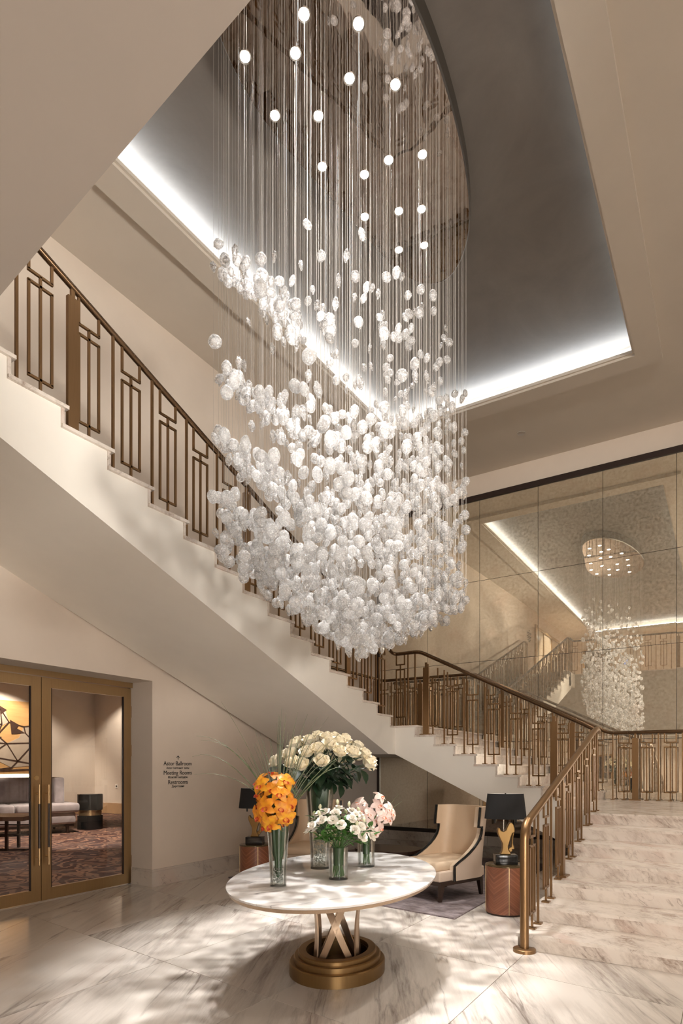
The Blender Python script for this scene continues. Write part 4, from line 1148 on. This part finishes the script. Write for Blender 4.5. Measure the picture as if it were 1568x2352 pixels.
def gel(parent, r0, r1, z0, z1, n, seed):
    rg2 = random.Random(seed); m = MB()
    for _ in range(n):
        z = rg2.uniform(z0, z1); rr_ = (r0 + (r1 - r0) * (z - z0) / (z1 - z0)) * math.sqrt(rg2.random()); a = rg2.uniform(0, 6.28)
        s = rg2.uniform(0.006, 0.010)
        vs = [(1, 0, 0), (-1, 0, 0), (0, 1, 0), (0, -1, 0), (0, 0, 1), (0, 0, -1)]
        m.add([(rr_ * math.cos(a) + s * v[0], rr_ * math.sin(a) + s * v[1], z + s * v[2]) for v in vs], [(0, 2, 4), (2, 1, 4), (1, 3, 4), (3, 0, 4), (2, 0, 5), (1, 2, 5), (3, 1, 5), (0, 3, 5)])
    o = m.build('gel_beads', M['gel'], parent, False, False); o['kind'] = 'stuff'; return o
gel(vo, 0.046, 0.05, 0.025, 0.13, 200, 1)
gel(vr, 0.066, 0.072, 0.025, 0.27, 420, 2)
# bundled leaves and stems inside the vases
def cone_wrap(name, label, x, y, prof, mat, cat='leaves'):
    t = thing(name, label, cat, (x, y, TZ))
    m = MB(); n = 30; vs = []; fs = []
    rg2 = random.Random(len(label))
    wob = [rg2.uniform(-0.09, 0.09) for _ in range(n)]
    for r, z in prof:
        for j in range(n):
            a = 2 * math.pi * j / n; q = r * (1 + wob[j]); vs.append((q * math.cos(a), q * math.sin(a), z))
    for i in range(len(prof) - 1):
        for j in range(n): fs.append((i * n + j, i * n + (j + 1) % n, (i + 1) * n + (j + 1) % n, (i + 1) * n + j))
    fs.append(tuple(range(n - 1, -1, -1)))
    m.add(vs, fs); m.build('leaf_wrap', mat, t, True); return t
cone_wrap('leaf_bundle', 'dark green leaf wrap tapering to a point inside the orange orchid vase', -2.735, 3.475, [(0.006, 0.06), (0.022, 0.10), (0.026, 0.19), (0.052, 0.27), (0.062, 0.34), (0.07, 0.43), (0.05, 0.50)], M['wrap'])
cone_wrap('leaf_bundle', 'dark leaf wrap filling the upper half of the tallest rose vase', -2.915, 4.27, [(0.02, 0.29), (0.068, 0.36), (0.088, 0.45), (0.102, 0.58), (0.112, 0.68), (0.08, 0.76)], M['wrap'])
def stems(name, label, x, y, r0, r1, z0, z1, n, wrap=True, seed=4):
    t = thing(name, label, 'stems', (x, y, TZ)); rg2 = random.Random(seed)
    for i in range(n):
        a = 6.28 * i / n + rg2.uniform(-.1, .1); q = rg2.uniform(0.5, 1.0)
        p0 = (r0 * q * math.cos(a), r0 * q * math.sin(a), z0); p1 = (r1 * q * math.cos(a + 0.5), r1 * q * math.sin(a + 0.5), (z0 + z1) * 0.42); p2 = (r1 * q * math.cos(a + 0.9), r1 * q * math.sin(a + 0.9), z1)
        MB().tube([p0, p1, p2], 0.0042, 6).build('stem', M['stem'], t, True)
    if wrap: MB().lathe([(0.0, z0 + 0.09), (r1 * 1.08, z0 + 0.085), (r1 * 1.12, z0 + 0.15), (r1 * 1.2, z1 - 0.01), (0.0, z1)], 24).build('leaf_wrap', M['wrap'], t, True)
    return t
stems('stem_bundle', 'bound green stems splaying out inside the vase of small white blooms', -2.515, 3.935, 0.055, 0.036, 0.022, 0.25, 22)
stems('stem_bundle', 'leaning green stems inside the vase of pale pink orchids', -2.632, 4.56, 0.032, 0.028, 0.022, 0.27, 9, True, 9)

# ---------------------------------------------------------------- flowers
def petal(w_, l, cup, curl, nu=4, nv=5, waist=0.5):
    # petal grid from the origin up along +z, bending outwards to +x
    rows = []
    for i in range(nv):
        v = i / (nv - 1); ww = w_ * math.sin(math.pi * (0.16 + 0.70 * v)) ** 0.8
        row = []
        for j in range(nu):
            u = -1 + 2 * j / (nu - 1)
            x_ = cup * (u * u) * -1 * ww * 0.8 + curl * v * v * l
            row.append(Vector((x_, u * ww, v * l * (1 - 0.08 * u * u))))
        rows.append(row)
    return rows
def rose_mesh(name, mat, rings, open_=0.0, seed=0, size=1.0):
    rg2 = random.Random(seed); m = MB()
    for ri, (n, rad, w_, l, cup, curl, tilt, z) in enumerate(rings):
        for k in range(n):
            a = 2 * math.pi * (k + 0.5 * (ri % 2)) / n + rg2.uniform(-0.2, 0.2)
            rows = petal(w_, l * rg2.uniform(0.93, 1.07), cup, curl + rg2.uniform(-0.05, 0.05))
            mt = Matrix.Rotation(a, 4, 'Z') @ Matrix.Translation((rad, 0, z)) @ Matrix.Rotation(tilt, 4, 'Y')
            m.grid([[(mt @ p) * size for p in r] for r in rows])
    return m.mesh(name, mat, True, False)
rose_me = [rose_mesh('rose_bloom', M['rose'], [(3, 0.004, 0.022, 0.055, 0.5, -0.10, R(-6), 0.008), (4, 0.012, 0.028, 0.058, 0.5, -0.05, R(2), 0.004), (5, 0.018, 0.034, 0.057, 0.45, 0.06, R(10), 0.0), (5, 0.020, 0.036, 0.050, 0.35, 0.30, R(20), -0.004)], seed=s, size=0.98) for s in (1, 2, 3)]
leaf_rows = []
def leaf_mesh(name, mat, l, w_, bend):
    rows = []
    for i in range(5):
        v = i / 4; ww = w_ * math.sin(math.pi * (0.04 + 0.94 * v)) ** 0.9
        rows.append([(ww * u, v * l, -abs(u) * ww * -0.35 - bend * v * v * l) for u in (-1, 0, 1)])
    m = MB(); m.grid(rows); return m.mesh(name, mat, True, False)
rleaf = leaf_mesh('leaf', M['leafdark'], 0.10, 0.032, 0.35)
def curve_stem(p0, p1, r, n=5, sag=0.0):
    p0 = Vector(p0); p1 = Vector(p1); pts = []
    for i in range(n + 1):
        t = i / n; q = p0.lerp(p1, t); q.z = p0.z + (p1.z - p0.z) * (1 - (1 - t) ** 1.6); pts.append(q)
    return pts
rg = random.Random(5)
VR = Vector((-2.915, 4.27, TZ))
roses = []
rose_things = []
cand = 0
while len(roses) < 36 and cand < 9000:
    cand += 1
    a = rg.uniform(0, 6.283); rad = math.sqrt(rg.random())
    u = rad * math.cos(a) * 0.41; v = rad * math.sin(a) * 0.34
    z = 1.095 - 0.235 * rad ** 2 + rg.uniform(-0.02, 0.02)
    p = Vector((u, v, z))
    if any((p - q).length < 0.085 for q in roses): continue
    roses.append(p)
VD = Vector((0.8453, 0.5344, 0))          # long side of the dome
VN = Vector((-0.5344, 0.8453, 0))
for i, p in enumerate(roses):
    w_ = VD * p.x + VN * p.y + Vector((0.03, 0, p.z))
    t = thing('white_rose', 'ivory white rose in the tallest vase on the marble table', 'flower', VR, 0, 'white roses in the tallest vase')
    rose_things.append((t, p))
    d = Vector((w_.x * 0.95, w_.y * 0.95, 0.42)).normalized()
    rot = d.to_track_quat('Z', 'Y').to_euler()
    b = put('bloom', rose_me[i % 3], t, w_, rot); b.scale = (1.42, 1.42, 1.30)
    p0 = Vector((w_.x * 0.16, w_.y * 0.16, 0.68))
    MB().tube(curve_stem(p0, w_, 0.004), 0.004, 5).build('stem', M['leafdark'], t, True)
    for k in range(4):
        f = 0.25 + 0.19 * k + rg.uniform(-.05, .05); q = p0.lerp(w_, f) + Vector((rg.uniform(-.05, .05), rg.uniform(-.05, .05), -0.01))
        lf = put('leaf', rleaf, t, q, (rg.uniform(-0.9, 0.2), rg.uniform(-.4, .4), math.atan2(-w_.x, w_.y) + rg.uniform(-1.4, 1.4)))
        s = rg.uniform(0.8, 1.35); lf.scale = (s, s, s)

ORD = ['first', 'second', 'third', 'fourth', 'fifth', 'sixth', 'seventh', 'eighth', 'ninth', 'tenth', 'eleventh', 'twelfth', 'thirteenth', 'fourteenth', 'fifteenth', 'sixteenth']
def rank_labels(items, fmt):
    # items: (object, row text, place along the row from left to right)
    rows = {}
    for o, r_, u in items: rows.setdefault(r_, []).append((u, o))
    for r_, lst in rows.items():
        for k, (u, o) in enumerate(sorted(lst, key=lambda q: q[0])): o['label'] = fmt % (ORD[k], r_)
rank_labels([(o, ('near' if p.y < 0 else 'far') + (' rim' if (p.x / 0.41) ** 2 + (p.y / 0.34) ** 2 > 0.45 else ' crown'), p.x) for o, p in rose_things], 'ivory white rose, %s from the left on the %s of the rose dome')

def orchid_mesh(name, mat, s):
    m = MB()
    for k, (an, l, w_) in enumerate([(90, 1.0, 0.36), (18, 0.98, 0.40), (162, 0.98, 0.40), (-48, 1.0, 0.36), (228, 1.0, 0.36)]):
        rows = []
        for i in range(6):
            v = i / 5; ww = w_ * math.sin(math.pi * (0.10 + 0.86 * v)) ** 0.75
            rows.append([Vector((ww * u, v * l, 0.10 * v - 0.34 * v * v + 0.14 * u * u * ww + 0.25 * v * (1 - v))) for u in (-1, -0.4, 0.4, 1)])
        mt = Matrix.Rotation(R(an - 90), 4, 'Z')
        m.grid([[(mt @ p) * s for p in r] for r in rows])
    return m.mesh(name, mat, True, False)
def lip_mesh(name, mat, s):
    m = MB(); rows = []
    for i in range(5):
        v = i / 4; rr_ = 0.12 + 0.12 * math.sin(math.pi * v * 0.9)
        rows.append([Vector((rr_ * math.cos(a), -0.08 - 0.30 * v, 0.14 + rr_ * math.sin(a) * 0.9 + 0.10 * v)) * s for a in [math.pi + math.pi * q / 5 for q in range(6)]])
    m.grid(rows)
    m.lathe([(0.0, 0.30), (0.06, 0.26), (0.07, 0.12), (0.03, 0.0)], 8, (0, 0.02 * s, 0)) if False else None
    return m.mesh(name, mat, True, False)
or_me = orchid_mesh('bloom', M['orange'], 0.076); orl = lip_mesh('lip', M['orlip'], 0.10)
pk_me = orchid_mesh('bloom', M['pinkp'], 0.066); pkl = lip_mesh('lip', M['pinklip'], 0.080)
camv = Vector((0.5, -0.8, 0.12))
def spike(label, base, pts, blooms, me, lip, grp, seed, out_c):
    t = thing('orchid_spray', label, 'flower', base, 0, grp); rg2 = random.Random(seed)
    MB().tube(pts, [0.005] * (len(pts) - 1) + [0.003], 6).build('stem', M['stem'], t, True)
    for p in blooms:
        p = Vector(p); d = (p - Vector(out_c)); d.z *= 0.5; d = d.normalized() + camv * 0.45 + Vector((rg2.uniform(-.25, .25), rg2.uniform(-.25, .25), rg2.uniform(-.2, .2)))
        q = d.to_track_quat('Z', 'Y') @ Matrix.Rotation(rg2.uniform(-.5, .5), 3, 'Z').to_quaternion()
        b = put('bloom', me, t, p, q.to_euler()); s = rg2.uniform(0.9, 1.1); b.scale = (s, s, s)
        put('lip', lip, b)
    return t
rg = random.Random(11)
ob = Vector((-2.735, 3.475, TZ))
side_n = ['near left', 'near', 'right', 'far']
obl = []
while len(obl) < 34:
    u, v, z = rg.uniform(-0.20, 0.20), rg.uniform(-0.16, 0.16), rg.uniform(0.38, 0.84)
    if (u / 0.17) ** 2 + (v / 0.16) ** 2 + ((z - 0.61) / 0.215) ** 2 > 1.0: continue
    if (u / 0.17) ** 2 + (v / 0.16) ** 2 + ((z - 0.61) / 0.215) ** 2 < 0.36: continue
    p = VD * (u - 0.018) + VN * v + Vector((0, 0, z))
    if any((p - q).length < 0.072 for q in obl): continue
    obl.append(p)
oc = (0, 0, 0.6)
quad = {0: [], 1: [], 2: [], 3: []}
for p in obl: quad[(1 if p.dot(VD) > 0 else 0) + (2 if p.dot(VN) > 0 else 0)].append(p)
olab = ['orange orchid spray at the near left of the tall leaf lined vase', 'orange orchid spray at the near right of the tall leaf lined vase', 'orange orchid spray behind on the left of the tall leaf lined vase', 'orange orchid spray behind on the right of the tall leaf lined vase']
for k in quad:
    sx = 0.09 * (1 if k % 2 else -1); sy = 0.07 * (1 if k > 1 else -1); a = VD * sx + VN * sy
    spike(olab[k], ob, [(0, 0, 0.43), tuple(a * 0.4 + Vector((0, 0, 0.62))), tuple(a * 0.9 + Vector((0, 0, 0.74))), tuple(a * 1.5 + Vector((0, 0, 0.66)))], quad[k], or_me, orl, 'orange orchid sprays', k, oc)
pb = Vector((-2.632, 4.56, TZ))
pA = [(-0.17, 0.43), (-0.10, 0.50), (-0.06, 0.55), (-0.02, 0.48), (-0.03, 0.40), (0.02, 0.36), (-0.08, 0.38)]
pB = [(0.12, 0.60), (0.10, 0.53), (0.20, 0.50), (0.15, 0.44), (0.09, 0.40), (0.19, 0.41), (0.12, 0.33), (0.06, 0.29), (0.03, 0.46), (0.22, 0.46)]
for nm, lst, tip in (('pale pink orchid spray leaning left in the short far vase', pA, (-0.15, 0.5)), ('pale pink orchid spray leaning right in the short far vase', pB, (0.16, 0.58))):
    bl = [VD * u + VN * rg.uniform(-0.06, 0.02) + Vector((0, 0, z)) for u, z in lst]
    a = VD * tip[0]
    spike(nm, pb, [(0, 0, 0.24), tuple(a * 0.35 + Vector((0, 0, 0.38))), tuple(a + Vector((0, 0, tip[1])))], bl, pk_me, pkl, 'pale pink orchid sprays', 5, (0, 0.05, 0.36))

# small white blooms
li_me = [rose_mesh('lisianthus_bloom', M['lisi'], [(4, 0.006, 0.017, 0.026, 0.3, 0.1, R(8), 0.004), (5, 0.010, 0.024, 0.034, 0.1, 0.45, R(24), 0.0), (6, 0.010, 0.028, 0.036, 0.0, 0.7, R(42), -0.003)], seed=s) for s in (4, 5)]
bud_me = MB().lathe([(0.002, 0), (0.010, 0.008), (0.013, 0.02), (0.008, 0.036), (0.0015, 0.042)], 8).mesh('bud', plain('cream_bud', (0.75, 0.76, 0.52), 0.5), True)
gleaf = leaf_mesh('leaf', M['green'], 0.085, 0.016, 0.2)
lb_ = Vector((-2.515, 3.935, TZ)); rg = random.Random(8)
pts_l = []
lisi_things = []
cand = 0
while len(pts_l) < 30 and cand < 6000:
    cand += 1
    th = rg.uniform(0, 6.283); el = rg.uniform(0.05, 1.5)
    p = Vector((0.255 * math.cos(th) * math.cos(el), 0.23 * math.sin(th) * math.cos(el), 0.335 + 0.22 * math.sin(el) - 0.02))
    if any((p - q).length < 0.062 for q in pts_l): continue
    pts_l.append(p)
for i, p in enumerate(pts_l):
    w_ = VD * p.x + VN * p.y + Vector((0, 0, p.z))
    t = thing('white_lisianthus', 'small ruffled white flower with green leaves in the short straight vase', 'flower', lb_, 0, 'small white flowers in the short vase')
    lisi_things.append((t, p))
    p0 = Vector((w_.x * 0.10, w_.y * 0.10, 0.235))
    MB().tube(curve_stem(p0, w_, 0.003), 0.0028, 5).build('stem', M['stem'], t, True)
    d = Vector((w_.x * 1.6, w_.y * 1.6, 0.35)).normalized() + camv * 0.25
    put('bloom', li_me[i % 2], t, w_, d.to_track_quat('Z', 'Y').to_euler()).scale = (0.85, 0.85, 0.95)
    if i % 2 == 0:
        q = w_ + Vector((rg.uniform(-.04, .04), rg.uniform(-.04, .04), 0.035)); put('bud', bud_me, t, q, (rg.uniform(-.6, .6), rg.uniform(-.6, .6), 0))
    for k in range(5):
        q = p0.lerp(w_, rg.uniform(0.35, 1.0)); lf = put('leaf', gleaf, t, q, (rg.uniform(-0.2, 1.0), rg.uniform(-.4, .4), rg.uniform(0, 6.28))); s = rg.uniform(0.8, 1.3); lf.scale = (s, s, s)

rank_labels([(o, ('near' if p.y < 0 else 'far') + (' top' if p.z > 0.45 else ' skirt'), p.x) for o, p in lisi_things], 'small white flower, %s from the left on the %s of the low bouquet')
# long grass blades behind the orange orchids
rg = random.Random(14)
gb = Vector((-2.735, 3.475, TZ))
def blade(tip, mid, w_=0.006, nm='grass_blade'):
    p0 = Vector((rg.uniform(-.03, .03), rg.uniform(0.0, .05), 0.46)); mid = Vector(mid); tip = Vector(tip); pts = []; rs = []
    for i in range(10):
        t = i / 9; pts.append(p0 * (1 - t) ** 2 + mid * 2 * t * (1 - t) + tip * t * t); rs.append(w_ * (1 - 0.85 * t))
    o = MB().tube(pts, rs, 4).build(nm, M['blade'], None, True); o.location = gb
    return tag(o, 'long thin grass blade arching out of the orange orchid vase', 'grass', 'long grass blades in the orange orchid vase', 'thing')
for i in range(40):
    u = rg.gauss(0.02, 0.17); hgt = rg.uniform(0.95, 1.32) - abs(u) * 0.3
    dd = VD * u + VN * rg.uniform(-0.08, 0.22)
    blade(dd + Vector((0, 0, hgt)), dd * 0.35 + Vector((0, 0, hgt * 0.72)))
for u, z, mz, mu in [(-0.60, 1.08, 1.10, -0.30), (-0.57, 1.05, 1.07, -0.26), (-0.63, 0.93, 1.03, -0.36), (-0.62, 0.80, 0.86, -0.25), (0.52, 1.03, 1.0, 0.25), (0.62, 0.92, 1.04, 0.36), (0.48, 1.12, 0.95, 0.2), (0.42, 0.86, 0.98, 0.26), (-0.42, 1.33, 0.98, -0.18), (0.36, 1.22, 0.9, 0.12), (0.58, 0.82, 0.98, 0.36)]:
    blade(VD * u + VN * 0.05 + Vector((0, 0, z)), VD * mu + VN * 0.03 + Vector((0, 0, mz)), 0.0042)
# thin blades in the pink vase
for u, z in [(0.02, 0.62), (0.06, 0.66), (0.1, 0.58), (0.3, 0.56), (0.27, 0.62), (-0.03, 0.63)]:
    pts = [(0, 0, 0.24), tuple(VD * u * 0.4 + Vector((0, 0, 0.42))), tuple(VD * u + Vector((0, 0, z)))]
    o = MB().tube(pts, [0.003, 0.0025, 0.0008], 4).build('grass_blade', M['blade'], None, True); o.location = pb + Vector((0, 0.02, 0))
    tag(o, 'thin grass blade rising between the pale pink orchids', 'grass', 'grass blades among the pink orchids', 'thing')

# ---------------------------------------------------------------- rug and seating corner
RGX = lambda x, y: y - 0.14 * (x + 2.47)
m = MB(); m.prism([(-2.47, 6.17, 0), (-2.49, 10.4, 0), (-6.2, 10.9, 0), (-6.2, 6.70, 0)], (0, 0, 0.014))
tag(m.build('rug', M['rug']), 'mauve grey streaked rug under the two cream chairs', 'rug')

def chair(x, y, face, label):
    t = thing('lounge_chair', label, 'chair', (x, y, 0.014), face - R(90), 'cream wing back lounge chairs')
    Wd = 0.375; rc = 0.19
    zs = [0.24, 0.30, 0.36, 0.42, 0.46, 0.50, 0.55, 0.60, 0.66, 0.72, 0.78, 0.83, 0.86, 0.865, 0.93, 1.0, 1.06, 1.11]
    def ext(z):
        if z <= 0.44: return 0.60
        if z <= 0.80:
            q = (z - 0.44) / 0.36; return 0.60 - 0.45 * math.sin(q * math.pi / 2) ** 0.75
        if z < 0.863: return 0.15
        return 0.225 + 0.02 * (z - 0.86)
    def U(z, o):
        s = ext(z); W_ = Wd - o - 0.02 * max(0, (0.62 - abs(z - 0.62)) - 0.3); yb = 0.0 + o - 0.16 * max(0, z - 0.40); r = rc - o
        pts = []
        fe = yb + s + (0.0 if z > 0.44 else 0.0)
        for i in range(6): pts.append((-W_, fe + (yb + r - fe) * i / 5, z))
        for i in range(1, 6): a = math.pi + math.pi / 2 * i / 5; pts.append((-W_ + r + r * math.cos(a), yb + r + r * math.sin(a), z))
        for i in range(1, 6): pts.append((-W_ + r + (2 * W_ - 2 * r) * i / 5, yb, z))
        for i in range(1, 6): a = 1.5 * math.pi + math.pi / 2 * i / 5; pts.append((W_ - r + r * math.cos(a), yb + r + r * math.sin(a), z))
        for i in range(1, 6): pts.append((W_, yb + r + (fe - yb - r) * i / 5, z))
        return pts
    outer = [U(z, 0.0) for z in zs]; inn = [U(z, 0.06) for z in zs]
    m = MB(); m.grid(outer, True); m.build('back_shell', M['leather_out'], t, True, False)
    m = MB(); m.grid(inn); m.build('back_upholstery', M['leather'], t, True, False)
    m = MB()
    m.grid([outer[-1], inn[-1]]); m.grid([inn[0], outer[0]])
    m.grid([[r[0] for r in outer], [r[0] for r in inn]], True); m.grid([[r[-1] for r in outer], [r[-1] for r in inn]])
    m.build('back_border', M['leather'], t, False, False)
    for q, sg in ((0, -1), (-1, 1)):
        m = MB()
        L_ = [Vector(r[q]) * 0.5 + Vector(i_[q]) * 0.5 + Vector((sg * 0.024, 0.004, 0)) for r, i_ in zip(outer, inn)]
        m.tube(L_, 0.0165, 8).build('piping', M['black'], t, True)
    rbox('seat_cushion', -0.315, 0.05, 0.36, 0.315, 0.90, 0.475, M['leather'], t, 0.045)
    rbox('seat_base', -0.35, 0.04, 0.245, 0.35, 0.88, 0.37, M['leather_out'], t, 0.02)
    MB().box(-0.335, 0.06, 0.19, 0.335, 0.84, 0.245).build('apron', M['darkwood'], t)
    for sx_, yy in ((-0.30, 0.79), (0.30, 0.79), (-0.30, 0.08), (0.30, 0.08)):
        m = MB(); s0, s1 = 0.018, 0.03
        dy = 0.03 if yy > 0.4 else -0.03
        vs = [(sx_ + a * s0, yy + dy + b * s0, 0) for a, b in ((-1, -1), (1, -1), (1, 1), (-1, 1))] + [(sx_ + a * s1, yy + b * s1, 0.20) for a, b in ((-1, -1), (1, -1), (1, 1), (-1, 1))]
        m.add(vs, [(3, 2, 1, 0), (4, 5, 6, 7), (0, 1, 5, 4), (1, 2, 6, 5), (2, 3, 7, 6), (3, 0, 4, 7)]); m.build('leg', M['darkwood'], t)
    return t
chair(-2.93, 7.68, R(251), 'cream wing back lounge chair next to the round veneer drum under the stairs')
chair(-5.33, 7.85, R(284), 'cream wing back lounge chair half hidden behind the white roses')
lt = thing('low_table', 'low dark wood table with rounded corners between the two cream chairs', 'coffee table', (-4.5, 8.5, 0.014))
m = MB()
def rrect(hx_, hy_, r, z, n=6):
    o = []
    for cx_, cy_, a0 in ((hx_ - r, hy_ - r, 0), (-hx_ + r, hy_ - r, 90), (-hx_ + r, -hy_ + r, 180), (hx_ - r, -hy_ + r, 270)):
        for i in range(n + 1): a = R(a0 + 90 * i / n); o.append((cx_ + r * math.cos(a), cy_ + r * math.sin(a), z))
    return o
m.prism(rrect(0.5, 0.4, 0.28, 0.30), (0, 0, 0.045)); m.build('tabletop', plain('espresso_wood', (0.055, 0.028, 0.018), 0.25, var=0.15), lt)
m = MB(); m.prism(rrect(0.46, 0.36, 0.25, 0.25), (0, 0, 0.05)); m.build('apron', M['darkwood'], lt)
for a, b in ((0.36, 0.26), (-0.36, 0.26), (0.36, -0.26), (-0.36, -0.26)): MB().box(a - 0.025, b - 0.025, 0, a + 0.025, b + 0.025, 0.25).build('leg', M['darkwood'], lt)

def drum(x, y, z, label, rz=0):
    t = thing('drum_table', label, 'side table', (x, y, z), rz)
    MB().lathe([(0.0, 0.02), (0.216, 0.02), (0.216, 0.532), (0.0, 0.532)], 48).build('body', M['veneer'], t, True)
    MB().lathe([(0.0, 0.0), (0.205, 0.0), (0.205, 0.02), (0.0, 0.02)], 48).build('plinth', M['darkwood'], t, True)
    MB().lathe([(0.0, 0.532), (0.2185, 0.532), (0.2185, 0.545), (0.214, 0.548), (0.0, 0.548)], 48).build('top', plain('bronzed_glass_top', (0.11, 0.075, 0.035), 0.15, 0.5), t, True)
    for a in (0, 90, 180, 270):
        o = MB().box(0.2145, -0.004, 0.02, 0.219, 0.004, 0.532).build('brass_seam', M['brass'], t); o.rotation_euler = (0, 0, R(a))
    return t
drum(-2.11, 6.77, 0, 'reddish herringbone veneer drum table with lamp beside the newel post', R(-62))
drum(-5.62, 6.62, 0, 'herringbone veneer drum table half hidden behind the orange orchid vase', R(-40))

def lamp(x, y, z, rz, label):
    t = thing('table_lamp', label, 'lamp', (x, y, z), rz)
    rbox('plinth', -0.12, -0.09, 0.0, 0.12, 0.09, 0.105, M['black'], t, 0.006)
    k = 1 / 7.35 * 6.75 / 1405
    body = [(440, 1195), (465, 1150), (482, 1080), (478, 1000), (440, 920), (405, 840), (398, 780), (412, 735), (432, 740), (455, 785), (500, 805), (540, 775), (565, 715), (600, 650), (640, 645), (672, 690), (690, 770), (685, 820), (650, 830), (628, 880), (600, 980), (575, 1060), (585, 1120), (620, 1165), (620, 1195)]
    face = [(650, 828), (687, 820), (668, 900), (662, 1010), (688, 1085), (682, 1108), (650, 1112), (655, 1140), (612, 1165), (580, 1110), (600, 1075), (628, 1065)]
    for nm, pl, th in (('sculpture', body, 0.07), ('profile', face, 0.05)):
        m = MB(); m.prism([((px_ - 540) * k, -th / 2, 0.105 + (1195 - py_) * k) for px_, py_ in pl], (0, th, 0))
        o = m.build(nm, M['gold'], t); b = o.modifiers.new('bevel', 'BEVEL'); b.width = 0.008; b.segments = 2; b.limit_method = 'ANGLE'
    MB().tube([(-0.02, 0, 0.34), (-0.02, 0, 0.60)], 0.008, 10).build('rod', M['steel'], t, True)
    # oval shade, open top and bottom
    def oval(a, b, z, n=44): return [(a * math.cos(2 * math.pi * j / n), b * math.sin(2 * math.pi * j / n), z) for j in range(n + 1)]
    MB().grid([oval(0.232, 0.15, 0.505), oval(0.2, 0.13, 0.785)], True).build('lamp_shade', M['shade'], t, True, False)
    s = MB(); s.grid([oval(0.229, 0.147, 0.505), oval(0.197, 0.127, 0.785)]); s.build('shade_lining', M['shade_in'], t, True, False)
    m = MB(); m.bar((-0.195, 0, 0.77), (0.195, 0, 0.77), 0.005, 0.005); m.bar((0, -0.125, 0.77), (0, 0.125, 0.77), 0.005, 0.005); m.tube([(-0.0, 0, 0.765), (0, 0, 0.79)], 0.008, 8); m.build('spider', M['black'], t)
    for a in (-0.115, 0.115): MB().tube([(a, 0, 0.455), (a, 0, 0.55)], 0.012, 10).build('socket', M['black'], t, True)
    MB().bar((-0.115, 0, 0.54), (0.115, 0, 0.54), 0.008, 0.008).build('arm', M['black'], t)
    return t
lamp(-2.115, 6.79, 0.548, R(28), 'black shaded lamp with gilded face sculpture on the drum beside the newel post')
lamp(-5.62, 6.62, 0.548, R(28), 'black shaded lamp on the drum half hidden by the orange orchids')
